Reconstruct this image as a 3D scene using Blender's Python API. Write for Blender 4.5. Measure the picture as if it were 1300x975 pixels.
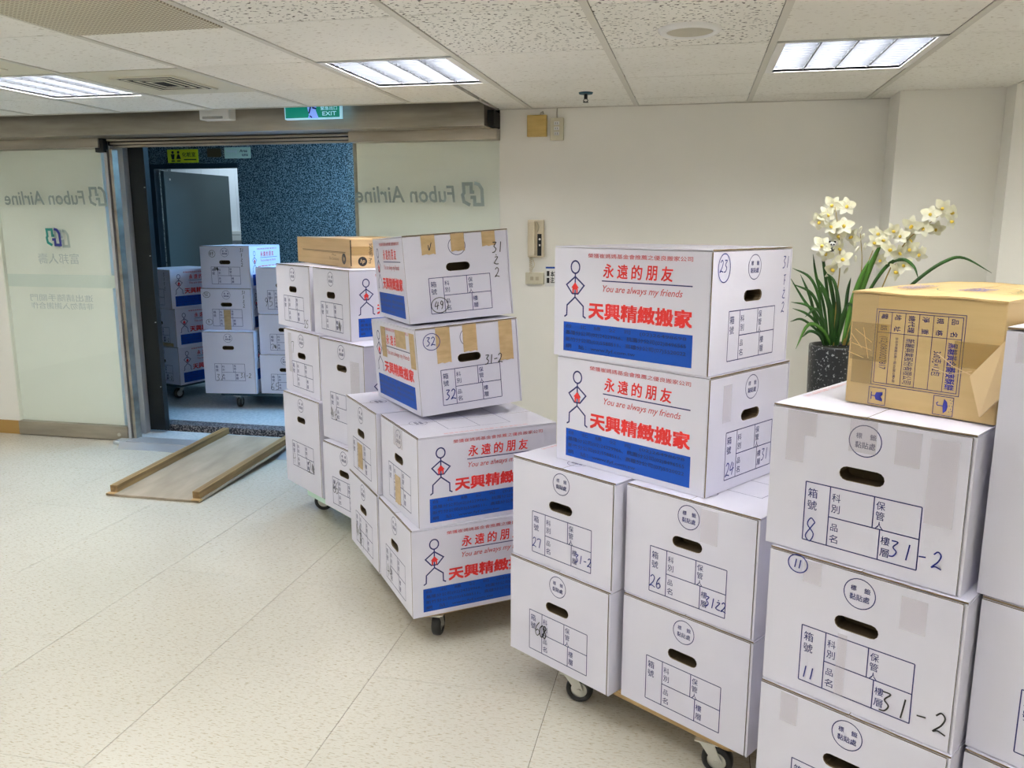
import bpy, bmesh, math, random
from mathutils import Vector, Matrix
random.seed(7)
for o in list(bpy.data.objects): bpy.data.objects.remove(o)
sc = bpy.context.scene
COL = sc.collection
PI = math.pi
EYE = 1.46                      # eye height above the floor
CEIL = EYE + .645

# ------------------------------------------------------------------ camera
cam = bpy.data.objects.new('camera', bpy.data.cameras.new('camera'))
COL.objects.link(cam)
yaw, pit, rol = .217573, .190502, .001006
fwd = Vector((-math.sin(yaw)*math.cos(pit), math.cos(yaw)*math.cos(pit), -math.sin(pit)))
rgt = Vector((math.cos(yaw), math.sin(yaw), 0)); upv = rgt.cross(fwd)
r2 = rgt*math.cos(rol)+upv*math.sin(rol); u2 = -rgt*math.sin(rol)+upv*math.cos(rol)
M = Matrix.Identity(4)
for i in range(3):
    M[i][0] = r2[i]; M[i][1] = u2[i]; M[i][2] = -fwd[i]
M[0][3], M[1][3], M[2][3] = 0, 0, EYE
cam.matrix_world = M
cam.data.sensor_width = 36; cam.data.lens = 36*1049.6/1300; cam.data.clip_start = .05
sc.camera = cam

# ------------------------------------------------------------------ light settings
sc.view_settings.view_transform = 'Standard'; sc.view_settings.look = 'None'
sc.view_settings.gamma = 1; sc.view_settings.use_curve_mapping = False
sc.view_settings.exposure = 0.27
w = bpy.data.worlds.new('world'); sc.world = w; w.use_nodes = True
w.node_tree.nodes['Background'].inputs[0].default_value = (.75, .8, .9, 1)
w.node_tree.nodes['Background'].inputs[1].default_value = .35
TUBE_STRENGTH = 52.0            # fluorescent tubes in the ceiling lights
LOBBY_STRENGTH = 25.0            # cool lamp panels over the lift lobby
WASH_STRENGTH = 6.5            # cool lamp in the washroom

# ------------------------------------------------------------------ materials
def new_mat(name, col, rough=.6, metal=0, spec=.5, coat=0, emit=None, estr=0):
    m = bpy.data.materials.new(name); m.use_nodes = True
    b = m.node_tree.nodes['Principled BSDF']
    b.inputs['Base Color'].default_value = (*col, 1)
    b.inputs['Roughness'].default_value = rough
    b.inputs['Metallic'].default_value = metal
    b.inputs['Specular IOR Level'].default_value = spec
    b.inputs['Coat Weight'].default_value = coat
    if emit:
        b.inputs['Emission Color'].default_value = (*emit, 1)
        b.inputs['Emission Strength'].default_value = estr
    return m

def noise_mix(m, c1, c2, scale=(10, 10, 10), nscale=1.0, detail=3, lo=.4, hi=.6, coord='Object', bump=0, rough=None):
    nt = m.node_tree; N = nt.nodes; L = nt.links; b = N['Principled BSDF']
    tc = N.new('ShaderNodeTexCoord'); mp = N.new('ShaderNodeMapping'); mp.inputs['Scale'].default_value = scale
    ns = N.new('ShaderNodeTexNoise'); ns.inputs['Scale'].default_value = nscale; ns.inputs['Detail'].default_value = detail
    cr = N.new('ShaderNodeValToRGB')
    cr.color_ramp.elements[0].position = lo; cr.color_ramp.elements[0].color = (*c1, 1)
    cr.color_ramp.elements[1].position = hi; cr.color_ramp.elements[1].color = (*c2, 1)
    src = N.new('ShaderNodeNewGeometry').outputs['Position'] if coord == 'World' else tc.outputs[coord]
    L.new(src, mp.inputs['Vector']); L.new(mp.outputs[0], ns.inputs['Vector'])
    L.new(ns.outputs['Fac'], cr.inputs['Fac']); L.new(cr.outputs[0], b.inputs['Base Color'])
    if bump:
        bp = N.new('ShaderNodeBump'); bp.inputs['Strength'].default_value = bump; bp.inputs['Distance'].default_value = .002
        L.new(ns.outputs['Fac'], bp.inputs['Height']); L.new(bp.outputs[0], b.inputs['Normal'])
    return ns, cr

def add_flecks(m, scale, thr, col, vec=(1, 1, 1), coord='Object', nscale=1.0):
    """darker flecks mixed over whatever feeds Base Color"""
    nt = m.node_tree; N = nt.nodes; L = nt.links; b = N['Principled BSDF']
    tc = N.new('ShaderNodeTexCoord'); mp = N.new('ShaderNodeMapping'); mp.inputs['Scale'].default_value = vec
    ns = N.new('ShaderNodeTexNoise'); ns.inputs['Scale'].default_value = scale; ns.inputs['Detail'].default_value = 1.5
    cr = N.new('ShaderNodeValToRGB'); cr.color_ramp.elements[0].position = thr; cr.color_ramp.elements[1].position = thr+.03
    cr.color_ramp.elements[0].color = (0, 0, 0, 1); cr.color_ramp.elements[1].color = (1, 1, 1, 1)
    mx = N.new('ShaderNodeMixRGB')
    old = b.inputs['Base Color']
    if old.is_linked: L.new(old.links[0].from_socket, mx.inputs[1])
    else: mx.inputs[1].default_value = old.default_value[:]
    mx.inputs[2].default_value = (*col, 1)
    src = N.new('ShaderNodeNewGeometry').outputs['Position'] if coord == 'World' else tc.outputs[coord]
    L.new(src, mp.inputs['Vector']); L.new(mp.outputs[0], ns.inputs['Vector'])
    L.new(ns.outputs['Fac'], cr.inputs['Fac']); L.new(cr.outputs[0], mx.inputs[0]); L.new(mx.outputs[0], b.inputs['Base Color'])

MT = {}
MT['card'] = new_mat('white_cardboard', (.80, .79, .88), .42, coat=.12)
noise_mix(MT['card'], (.735, .725, .85), (.785, .775, .89), (4, 4, 4), 1, 4, .3, .7, bump=.05)
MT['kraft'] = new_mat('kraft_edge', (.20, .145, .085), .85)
MT['hollow'] = new_mat('shaded_kraft_inside', (.065, .042, .018), .9)  # kraft coloured darker for the shade inside the handle slot
MT['navy'] = new_mat('navy_print', (.014, .018, .15), .5)
MT['blue'] = new_mat('blue_print', (.004, .07, .42), .6, spec=.3)
MT['blueink'] = new_mat('dark_print_on_blue', (.003, .015, .11), .5)
MT['red'] = new_mat('red_print', (.72, .022, .022), .5)
MT['redthin'] = new_mat('thin_red_print', (.55, .07, .10), .5)
MT['redfaint'] = new_mat('faint_red_print', (.75, .42, .46), .5)
MT['pen_blue'] = new_mat('blue_marker', (.01, .02, .22), .4)
MT['pen_black'] = new_mat('black_marker', (.015, .015, .02), .4)
MT['tape'] = new_mat('kraft_tape', (.56, .39, .19), .35, coat=.3)
noise_mix(MT['tape'], (.50, .34, .16), (.62, .44, .23), (20, 20, 60), 1, 2, .3, .7)
mt = new_mat('clear_tape', (.82, .75, .82), .18, coat=.6); mt.node_tree.nodes['Principled BSDF'].inputs['Alpha'].default_value = .30
MT['clear'] = mt
mt = new_mat('aged_clear_tape', (.46, .29, .08), .25, coat=.5); mt.node_tree.nodes['Principled BSDF'].inputs['Alpha'].default_value = .45
MT['agedtape'] = mt
mt = new_mat('wrinkled_clear_tape', (.72, .62, .42), .15, coat=.8); mt.node_tree.nodes['Principled BSDF'].inputs['Alpha'].default_value = .16
MT['agedclear'] = mt
MT['brown'] = new_mat('brown_cardboard', (.60, .42, .19), .6)
noise_mix(MT['brown'], (.57, .395, .17), (.65, .47, .22), (3, 3, 30), 1, 4, .3, .7, bump=.08)
MT['flapface'] = new_mat('pale_torn_cardboard', (.74, .55, .31), .6)
MT['browntan'] = new_mat('tan_cardboard', (.55, .37, .19), .55)
noise_mix(MT['browntan'], (.50, .33, .16), (.60, .42, .22), (2, 2, 50), 1, 4, .3, .7, bump=.08)
MT['ply'] = new_mat('plywood', (.50, .33, .15), .6)
noise_mix(MT['ply'], (.36, .22, .09), (.60, .42, .20), (4, 4, 90), 1, 3, .35, .65, bump=.1)
MT['plyface'] = new_mat('scuffed_ramp_board', (.42, .34, .25), .5)
noise_mix(MT['plyface'], (.30, .245, .175), (.46, .385, .295), (9, 3, 9), 1, 6, .3, .7, bump=.06)
MT['batten'] = new_mat('raw_timber', (.40, .26, .11), .7)
noise_mix(MT['batten'], (.16, .095, .035), (.36, .235, .095), (40, 2, 40), 1, 5, .3, .7, bump=.15)
MT['rubber'] = new_mat('black_rubber', (.012, .012, .013), .45)
MT['zinc'] = new_mat('zinc_plate', (.62, .62, .58), .35, metal=.85)
MT['mint'] = new_mat('mint_paint', (.50, .70, .60), .4)
MT['tealdark'] = new_mat('dark_teal_mat', (.02, .09, .13), .6)
MT['darkdeck'] = new_mat('dark_deck', (.02, .05, .06), .6)
MT['wall'] = new_mat('cream_wall', (.80, .775, .67), .75)
noise_mix(MT['wall'], (.91, .895, .825), (.93, .915, .85), (1.2, 1.2, 1.2), 1, 4, .3, .7, bump=.02)
MT['wallglass'] = new_mat('white_backing_board', (.92, .92, .88), .7)
MT['baseboard'] = new_mat('ochre_baseboard', (.42, .25, .07), .5)
MT['steel'] = new_mat('brushed_steel', (.50, .46, .40), .38, metal=.9)
noise_mix(MT['steel'], (.27, .25, .21), (.52, .48, .41), (.8, 3, 6), 2, 5, .3, .75)
MT['steelclean'] = new_mat('polished_steel', (.52, .53, .56), .42, metal=.6)
MT['black'] = new_mat('black_panel', (.006, .008, .009), .35)
MT['gap'] = new_mat('dark_gap', (.01, .01, .01), .8)
MT['granite'] = new_mat('blue_grey_granite', (.08, .14, .2), .35)
noise_mix(MT['granite'], (.008, .022, .026), (.24, .30, .31), (1, 1, 1), 108, 2, .46, .57)
MT['granitefloor'] = new_mat('pale_stone', (.6, .66, .7), .25)
noise_mix(MT['granitefloor'], (.50, .56, .60), (.66, .71, .74), (1, 1, 1), 60, 3, .35, .65)
MT['darkstone'] = new_mat('dark_speckled_stone', (.1, .1, .12), .5)
noise_mix(MT['darkstone'], (.02, .02, .03), (.30, .29, .30), (1, 1, 1), 90, 2, .48, .6)
MT['door'] = new_mat('grey_green_door', (.095, .135, .135), .35)
MT['frame'] = new_mat('dark_door_frame', (.015, .03, .04), .4)
MT['whitetile'] = new_mat('white_wall_tile', (.80, .84, .88), .2)
MT['plastic'] = new_mat('ivory_plastic', (.68, .60, .44), .35)
MT['plasticdark'] = new_mat('darker_ivory_plastic', (.50, .44, .31), .4)  # darker ivory for the hook and the jack sockets
MT['woodbox'] = new_mat('yellow_varnished_box', (.60, .42, .12), .45)
noise_mix(MT['woodbox'], (.52, .35, .09), (.66, .48, .16), (8, 8, 50), 1, 3, .3, .7)
MT['outlet'] = new_mat('outlet_cream', (.66, .62, .47), .4)
MT['cord'] = new_mat('cord_grey', (.45, .42, .35), .5)
MT['white'] = new_mat('white_enamel', (.82, .82, .80), .4)
MT['grey'] = new_mat('grey_plastic', (.40, .40, .38), .5)
MT['brownplate'] = new_mat('brown_plate', (.09, .055, .02), .4)
MT['yellowsign'] = new_mat('yellow_sign', (.85, .78, .02), .4)
MT['palesign'] = new_mat('pale_green_sign', (.68, .80, .60), .4)
MT['signblack'] = new_mat('sign_black', (.01, .01, .012), .5)
MT['green'] = new_mat('exit_green', (.0, .23, .17), .4, emit=(0, .23, .17), estr=.4)
MT['exitwhite'] = new_mat('exit_white', (.45, .75, .9), .4, emit=(.35, .7, .95), estr=.45)
MT['exitblue'] = new_mat('exit_blue', (.22, .35, .9), .4, emit=(.2, .35, .95), estr=.6)
MT['exitdark'] = new_mat('exit_dark', (.01, .02, .12), .4)
MT['etch'] = new_mat('etched_grey', (.30, .37, .36), .5)
MT['etch_and_shadow'] = new_mat('faint_etch_and_shadow_grey', (.52, .58, .57), .5)  # faint lettering, and the emblem's painted shadow
MT['band'] = new_mat('pale_green_band', (.74, .79, .76), .5)
MT['logogreen'] = new_mat('logo_green', (.01, .26, .22), .4)
MT['logonavy'] = new_mat('logo_navy', (.02, .025, .26), .4)
MT['ceilgrid'] = new_mat('ceiling_grid_paint', (.62, .60, .53), .5)
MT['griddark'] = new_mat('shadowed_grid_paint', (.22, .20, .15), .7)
MT['grille'] = new_mat('speaker_mesh', (.50, .47, .38), .7)
MT['vent'] = new_mat('cream_vent', (.66, .63, .50), .5)
MT['pot'] = new_mat('black_terrazzo', (.02, .022, .025), .35)
noise_mix(MT['pot'], (.014, .016, .018), (.40, .42, .42), (1, 1, 1), 90, 2, .62, .70)
MT['soil'] = new_mat('dark_moss', (.03, .035, .015), .9)
MT['leaf'] = new_mat('deep_green_leaf', (.03, .12, .015), .4)
noise_mix(MT['leaf'], (.012, .05, .010), (.045, .155, .022), (6, 6, 6), 1, 3, .3, .7)
MT['leaflight'] = new_mat('fresh_green_leaf', (.085, .24, .03), .4)
MT['stem'] = new_mat('ochre_stem', (.38, .27, .06), .6)
MT['petal'] = new_mat('cream_petal', (.80, .78, .58), .55)
noise_mix(MT['petal'], (.74, .72, .48), (.86, .85, .72), (14, 14, 14), 1, 2, .35, .65)
MT['lip'] = new_mat('yellow_lip', (.72, .52, .06), .5)
MT['paleyellow'] = new_mat('pale_yellow_card', (.82, .76, .38), .5)
MT['tube'] = new_mat('lamp_tube', (1, 1, 1), .5, emit=(1, .985, .95), estr=TUBE_STRENGTH)
MT['reflector'] = new_mat('white_reflector', (.70, .72, .76), .3)
MT['louverdark'] = new_mat('louvre_divider_grey', (.03, .033, .04), .5)
MT['louver'] = new_mat('bright_louvre', (.060, .066, .080), .5)
MT['lobbylamp'] = new_mat('lobby_lamp', (1, 1, 1), .5, emit=(.30, .62, 1), estr=LOBBY_STRENGTH)
MT['washlamp'] = new_mat('washroom_lamp', (1, 1, 1), .5, emit=(.72, .88, 1), estr=WASH_STRENGTH)
# floor tile
MT['floor'] = new_mat('speckled_vinyl', (.72, .69, .58), .24, spec=.5)
noise_mix(MT['floor'], (.59, .57, .495), (.64, .615, .54), (1.5, 1.5, 1.5), 1, 3, .3, .7, coord='World')
add_flecks(MT['floor'], 1, .60, (.46, .42, .32), vec=(48, 215, 1), coord='World')
add_flecks(MT['floor'], 1, .62, (.55, .48, .37), vec=(75, 320, 1), coord='World')
MT['joint'] = new_mat('floor_joint', (.10, .085, .06), .8)
# ceiling tiles
def ceil_mat(name, thr, col, vec):
    m = new_mat(name, (.72, .70, .62), .85)
    noise_mix(m, (.82, .805, .74), (.86, .845, .785), (3, 3, 3), 1, 3, .3, .7, coord='World')
    add_flecks(m, 1, thr, col, vec=vec, coord='World')
    return m
MT['ctile'] = ceil_mat('fissured_ceiling_tile', .65, (.52, .48, .40), (38, 120, 1))
MT['choled'] = ceil_mat('pinholed_ceiling_tile', .615, (.09, .08, .06), (62, 88, 1))
# perforated panel
m = new_mat('perforated_panel', (.6, .54, .38), .5); nt = m.node_tree; N = nt.nodes; L = nt.links
tc = N.new('ShaderNodeTexCoord'); mp = N.new('ShaderNodeMapping'); mp.inputs['Scale'].default_value = (62, 62, 1)
vo = N.new('ShaderNodeTexVoronoi'); vo.inputs['Randomness'].default_value = 0; vo.inputs['Scale'].default_value = 1; vo.voronoi_dimensions = '2D'
cr = N.new('ShaderNodeValToRGB'); cr.color_ramp.elements[0].position = .32; cr.color_ramp.elements[1].position = .38
cr.color_ramp.elements[0].color = (.22, .18, .11, 1); cr.color_ramp.elements[1].color = (.62, .57, .43, 1)
L.new(tc.outputs['Object'], mp.inputs[0]); L.new(mp.outputs[0], vo.inputs['Vector']); L.new(vo.outputs['Distance'], cr.inputs[0]); L.new(cr.outputs[0], N['Principled BSDF'].inputs['Base Color'])
MT['perf'] = m
# glass
m = bpy.data.materials.new('green_tinted_glass'); m.use_nodes = True; nt = m.node_tree; N = nt.nodes; L = nt.links
N.remove(N['Principled BSDF'])
tr = N.new('ShaderNodeBsdfTransparent'); tr.inputs[0].default_value = (.975, .995, .977, 1)
gl = N.new('ShaderNodeBsdfGlossy'); gl.inputs['Roughness'].default_value = .015
fr = N.new('ShaderNodeFresnel'); fr.inputs[0].default_value = 1.45
mx = N.new('ShaderNodeMixShader')
gm = N.new('ShaderNodeNewGeometry'); sb = N.new('ShaderNodeMath'); sb.operation = 'SUBTRACT'; sb.inputs[0].default_value = 1
L.new(gm.outputs['Backfacing'], sb.inputs[1]); ml = N.new('ShaderNodeMath'); ml.operation = 'MULTIPLY'
L.new(fr.outputs[0], ml.inputs[0]); L.new(sb.outputs[0], ml.inputs[1])
L.new(ml.outputs[0], mx.inputs[0]); L.new(tr.outputs[0], mx.inputs[1]); L.new(gl.outputs[0], mx.inputs[2]); L.new(mx.outputs[0], N['Material Output'].inputs[0])
MT['glass'] = m

# ------------------------------------------------------------------ helpers
def link(name, me, mats, parent=None, loc=None, rot=None):
    for k in mats: me.materials.append(MT[k])
    o = bpy.data.objects.new(name, me); COL.objects.link(o)
    if parent is not None: o.parent = parent
    if loc is not None: o.location = loc
    if rot is not None: o.rotation_euler = rot
    return o
def obj(name, bm, mats, parent=None, loc=None, rot=None, smooth=False):
    if isinstance(mats, str): mats = [mats]
    me = bpy.data.meshes.new(name); bm.to_mesh(me); bm.free()
    if smooth:
        for p in me.polygons: p.use_smooth = True
    return link(name, me, mats, parent, loc, rot)
def box(bm, x0, x1, y0, y1, z0, z1, mi=0, bev=0):
    g = bmesh.ops.create_cube(bm, size=1)
    vs = g['verts']
    for v in vs:
        v.co = Vector((x0+(v.co.x+.5)*(x1-x0), y0+(v.co.y+.5)*(y1-y0), z0+(v.co.z+.5)*(z1-z0)))
    fs = set(f for v in vs for f in v.link_faces)
    for f in fs: f.material_index = mi
    if bev:
        es = set(e for v in vs for e in v.link_edges)
        r = bmesh.ops.bevel(bm, geom=list(es), offset=bev, segments=2, profile=.6, affect='EDGES')
        for f in r['faces']: f.material_index = mi
    return vs
def cyl(bm, p0, p1, r0, r1=None, n=16, mi=0, caps=True):
    r1 = r0 if r1 is None else r1
    p0, p1 = Vector(p0), Vector(p1); d = (p1-p0); L = d.length; d.normalize()
    a = d.orthogonal().normalized(); b = d.cross(a)
    A = [bm.verts.new(p0+(a*math.cos(t)+b*math.sin(t))*r0) for t in [2*PI*i/n for i in range(n)]]
    B = [bm.verts.new(p1+(a*math.cos(t)+b*math.sin(t))*r1) for t in [2*PI*i/n for i in range(n)]]
    for i in range(n):
        f = bm.faces.new((A[i], A[(i+1) % n], B[(i+1) % n], B[i])); f.material_index = mi; f.smooth = True
    if caps:
        f = bm.faces.new(A[::-1]); f.material_index = mi
        f = bm.faces.new(B); f.material_index = mi
def tube(bm, pts, r, n=8, mi=0):
    pts = [Vector(p) for p in pts]; rings = []
    rr = r if isinstance(r, (list, tuple)) else [r]*len(pts)
    a = None
    for i, p in enumerate(pts):
        d = (pts[min(i+1, len(pts)-1)]-pts[max(i-1, 0)]).normalized()
        a = d.orthogonal().normalized() if a is None else (a-d*a.dot(d)).normalized()
        b = d.cross(a)
        rings.append([bm.verts.new(p+(a*math.cos(2*PI*k/n)+b*math.sin(2*PI*k/n))*rr[i]) for k in range(n)])
    for A, B in zip(rings, rings[1:]):
        for k in range(n):
            f = bm.faces.new((A[k], A[(k+1) % n], B[(k+1) % n], B[k])); f.smooth = True; f.material_index = mi
    for R_ in (rings[0][::-1], rings[-1]):
        f = bm.faces.new(R_); f.material_index = mi
def spline(pts, n=6):
    """Catmull-Rom through the points"""
    P = [Vector(p) for p in pts]; P = [P[0]*2-P[1]]+P+[P[-1]*2-P[-2]]; out = []
    for i in range(1, len(P)-2):
        for k in range(n):
            t = k/n
            out.append(.5*((2*P[i])+(-P[i-1]+P[i+1])*t+(2*P[i-1]-5*P[i]+4*P[i+1]-P[i+2])*t*t+(-P[i-1]+3*P[i]-3*P[i+1]+P[i+2])*t**3))
    out.append(P[-2]); return out
def empty(name, loc=(0, 0, 0), rz=0, rot=None):
    o = bpy.data.objects.new(name, None); COL.objects.link(o); o.location = loc
    o.rotation_euler = rot if rot else (0, 0, rz); o.empty_display_size = .1
    return o
def tag(o, label, cat, group=None, kind=None):
    o['label'] = label; o['category'] = cat
    if group: o['group'] = group
    if kind: o['kind'] = kind
    return o
def struct(o, label=None):
    o['kind'] = 'structure'
    if label: o['label'] = label
    return o

# flat print: 2D shapes (x to the right, z up) lying in the plane y = -offset
_tc = {}
def text_geo(s, bold=0.0, shear=0.0):
    k = (s, bold, shear)
    if k not in _tc:
        c = bpy.data.curves.new('text', 'FONT'); c.body = s; c.resolution_u = 2; c.offset = bold; c.shear = shear
        o = bpy.data.objects.new('text', c); me = bpy.data.meshes.new_from_object(o)
        _tc[k] = ([(v.co.x, v.co.y) for v in me.vertices], [tuple(p.vertices) for p in me.polygons])
        bpy.data.objects.remove(o); bpy.data.curves.remove(c); bpy.data.meshes.remove(me)
    return _tc[k]
class Print:
    def __init__(s): s.v = []; s.f = []; s.m = []; s.mats = []
    def mi(s, k):
        if k not in s.mats: s.mats.append(k)
        return s.mats.index(k)
    def poly(s, pts, k, off=.0004):
        b = len(s.v); s.v += [(x, -off, z) for x, z in pts]; s.f.append(tuple(range(b, b+len(pts)))); s.m.append(s.mi(k))
    def rect(s, x0, x1, z0, z1, k, off=.0004): s.poly([(x0, z0), (x1, z0), (x1, z1), (x0, z1)], k, off)
    def line(s, pts, wd, k, off=.0004):
        P = [Vector((p[0], p[1])) for p in pts]; n = len(P); Lf = []; Rt = []
        for i in range(n):
            d1 = (P[i]-P[i-1]).normalized() if i else (P[1]-P[0]).normalized()
            d2 = (P[i+1]-P[i]).normalized() if i < n-1 else d1
            nn = (Vector((-d1.y, d1.x))+Vector((-d2.y, d2.x)))
            nn = nn.normalized() if nn.length > .2 else Vector((-d1.y, d1.x))
            c = max(.45, nn.dot(Vector((-d1.y, d1.x))))
            Lf.append(P[i]+nn*wd/2/c); Rt.append(P[i]-nn*wd/2/c)
        for i in range(n-1): s.poly([tuple(Rt[i]), tuple(Rt[i+1]), tuple(Lf[i+1]), tuple(Lf[i])], k, off)
    def ring(s, cx, cz, r, wd, k, off=.0004, n=28, rz=None):
        rz = rz or r
        s.line([(cx+r*math.cos(2*PI*i/n), cz+rz*math.sin(2*PI*i/n)) for i in range(n+1)], wd, k, off)
    def text(s, t, x0, x1, z0, z1, k, bold=0, shear=0, off=.0004, mirror=False, turn=0):
        vs, fs = text_geo(t, 0.0, shear)
        if turn: vs = [(v[1], -v[0]) for v in vs]
        xa, xb = min(v[0] for v in vs), max(v[0] for v in vs); za, zb = min(v[1] for v in vs), max(v[1] for v in vs)
        q = s.mi(k); bb = bold*((x1-x0) if turn else (min(z1-z0, x1-x0) if len(t) < 2 else z1-z0))*1.1
        for n_, (dx, dz) in enumerate(((-1, -1), (1, 1), (-1, 1), (1, -1)) if bold > .004 else ((0, 0),)):
            b = len(s.v)
            for x, z in vs:
                u = (x-xa)/(xb-xa)
                if mirror: u = 1-u
                s.v.append((x0+bb+u*(x1-x0-2*bb)+dx*bb, -off-n_*1e-5, z0+bb+(z-za)/(zb-za)*(z1-z0-2*bb)+dz*bb))
            for f in fs: s.f.append(tuple(b+i for i in (f[::-1] if mirror else f))); s.m.append(q)
    def mesh(s, name):
        me = bpy.data.meshes.new(name); me.from_pydata(s.v, [], s.f)
        for k in s.mats: me.materials.append(MT[k])
        for p, q in zip(me.polygons, s.m): p.material_index = q
        return me
def put(name, me, parent, loc=(0, 0, 0), rot=(0, 0, 0)):
    o = bpy.data.objects.new(name, me); COL.objects.link(o); o.parent = parent; o.location = loc; o.rotation_euler = rot
    return o

# hand-drawn strokes in a unit cell
GL = {'0': [[(.5, 1), (.1, .7), (.15, .2), (.5, 0), (.85, .3), (.8, .8), (.5, 1)]],
      '1': [[(.5, 1), (.45, .5), (.38, 0)]],
      '2': [[(.05, .8), (.4, 1), (.75, .8), (.55, .4), (.05, .02), (.4, .1), (1.0, .0)]],
      '3': [[(.1, .98), (.75, .95), (.35, .6), (.75, .35), (.5, .05), (.05, .0)]],
      '4': [[(.35, 1), (.0, .4), (.9, .5)], [(.7, .9), (.5, 0)]],
      '5': [[(.8, 1), (.2, .95), (.1, .55), (.6, .55), (.7, .2), (.1, 0)]],
      '6': [[(.6, 1), (.15, .6), (.1, .15), (.45, 0), (.75, .25), (.45, .45), (.12, .3)]],
      '7': [[(.05, .8), (.2, .95), (.85, .95), (.75, .5), (.6, 0)]],
      '8': [[(.7, .85), (.35, 1), (.15, .7), (.7, .35), (.5, 0), (.12, .2), (.45, .6), (.7, .85)]],
      '9': [[(.7, .8), (.35, 1), (.15, .7), (.5, .5), (.7, .85), (.6, .3), (.4, 0)]],
      '-': [[(.1, .45), (.8, .5)]],
      'V': [[(.1, .7), (.4, .0), (.9, 1)]],
      'F': [[(.1, .95), (.85, 1)], [(.45, .97), (.4, 0)], [(.45, .55), (.75, .4)]],
      'Z': [[(.4, 1.1), (.5, .98)], [(.15, .8), (.75, .8), (.2, .3), (.1, .15), (.5, .05), (1.0, .05)]],
      '~': [[(0, .3), (.2, .9), (.35, .2), (.5, .8), (.6, .1), (.9, .6)]],
      '/': [[(.8, 1), (.2, 0)]]}
def write(P, s, x, z, h, k='pen_blue', wd=.0028, gap=.62, down=False, slant=.15):
    for ch in s:
        if ch == ' ': x += h*gap*.6; continue
        for st in GL[ch]:
            pts = [(x+(a+slant*(b-.5))*h*.55, z+b*h) for a, b in st]
            if len(pts) > 2: pts = [tuple(p)[:2] for p in spline([(a, b, 0) for a, b in pts], 4)]
            P.line(pts, wd, k, .0019)
        if down: z -= h*1.35
        else: x += h*gap
# ------------------------------------------------------------------ box meshes
BW, BL, BH, BT = .4045, .530, .32, .48
def end_print(H):
    P = Print(); cz = H-.050; d = 0 if H < .4 else .072
    P.ring(.202, cz, .0325, .0021, 'navy')
    P.text('標', .183, .195, cz+.004, cz+.016, 'navy', .01); P.text('籤', .211, .224, cz+.004, cz+.016, 'navy', .01)
    P.text('黏貼處', .182, .223, cz-.016, cz-.002, 'navy', .012)
    x0, x1, z0, z1 = .0850, .3215, .0300+d, .1600+d; zm = .094+d; w_ = .0024
    for a in ([(x0, z0), (x1, z0)], [(x0, z1), (x1, z1)], [(x0, z0), (x0, z1)], [(x1, z0), (x1, z1)],
              [(.1388, z0), (.1388, z1)], [(.230, zm), (.230, z1)], [(.1388, zm), (x1, zm)], [(.2455, z0), (.2455, zm)]):
        P.line(a, w_, 'navy')
    for ch, cx, czz, s in (('箱', .1015, .137, .021), ('號', .1015, .1105, .021), ('科', .1525, .138, .018), ('別', .1525, .114, .018),
                           ('品', .1525, .073, .016), ('名', .1525, .048, .018), ('保', .2435, .1435, .018), ('管', .2435, .122, .018),
                           ('人', .2435, .102, .016), ('樓', .258, .073, .018), ('層', .258, .048, .018)):
        P.text(ch, cx-s/2, cx+s/2, czz+d-s/2, czz+d+s/2, 'navy', .005)
    return P
def side_print(H):
    P = Print(); s = H/.32
    Z = lambda z: z+(H-.32)*.55
    P.rect(.0375, .480, Z(.0165), Z(.1015), 'blue')
    P.text('天興精緻搬家', .131, .477, Z(.117), Z(.165), 'red', .034)
    P.line([(.178, Z(.2255)), (.474, Z(.2255))], .0032, 'navy')
    P.text('You are always my friends', .182, .445, Z(.190), Z(.214), 'redthin', .006, .32)
    for i, ch in enumerate('永遠的朋友'): P.text(ch, .182+.0485*i, .182+.0485*i+.037, Z(.234), Z(.273), 'red', .018, .06)
    P.text('榮獲崔媽媽基金會推薦之優良搬家公司', .127, .472, Z(.2875), Z(.3000), 'redthin', .008)
    b = dict(off=.0009)
    P.text('台　北　總　公　司　(02)26498698', .047, .462, Z(.083), Z(.0965), 'blueink', .012, **b)
    P.text('基隆分公司(02)24229966、桃園分公司(02)8496565', .047, .462, Z(.063), Z(.078), 'blueink', .012, **b)
    P.text('新竹分公司(03)5588511、高雄分公司(07)5520022', .047, .462, Z(.043), Z(.058), 'blueink', .012, **b)
    P.text('網　站：www.fyf.com.tw', .047, .300, Z(.023), Z(.038), 'blueink', .012, **b)
    k = 'navy'; wl = .0046; c = .0800
    P.ring(c, Z(.2600), .0160, wl, k, rz=.0175)
    P.line([(c, Z(.2420)), (c, Z(.1735))], wl, k)
    P.line([(c, Z(.2330)), (.0475, Z(.2090)), (.0690, Z(.1845)), (.0910, Z(.1845)), (.1135, Z(.2090)), (c, Z(.2330))], wl, k)
    P.line([(c, Z(.1745)), (.0500, Z(.1500)), (.0490, Z(.1215)), (.0400, Z(.1160))], wl, k)
    P.line([(c, Z(.1745)), (.1115, Z(.1500)), (.1120, Z(.1215)), (.1215, Z(.1165))], wl, k)
    P.poly([(.0660, Z(.2010)), (.0700, Z(.2010)), (.0700, Z(.1860)), (.0760, Z(.1860)), (.0760, Z(.1960)), (.0845, Z(.1960)), (.0845, Z(.1860)), (.0900, Z(.1860)), (.0900, Z(.2010)), (.0945, Z(.2010)), (c, Z(.2170))], 'red', .0008)
    return P
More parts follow.
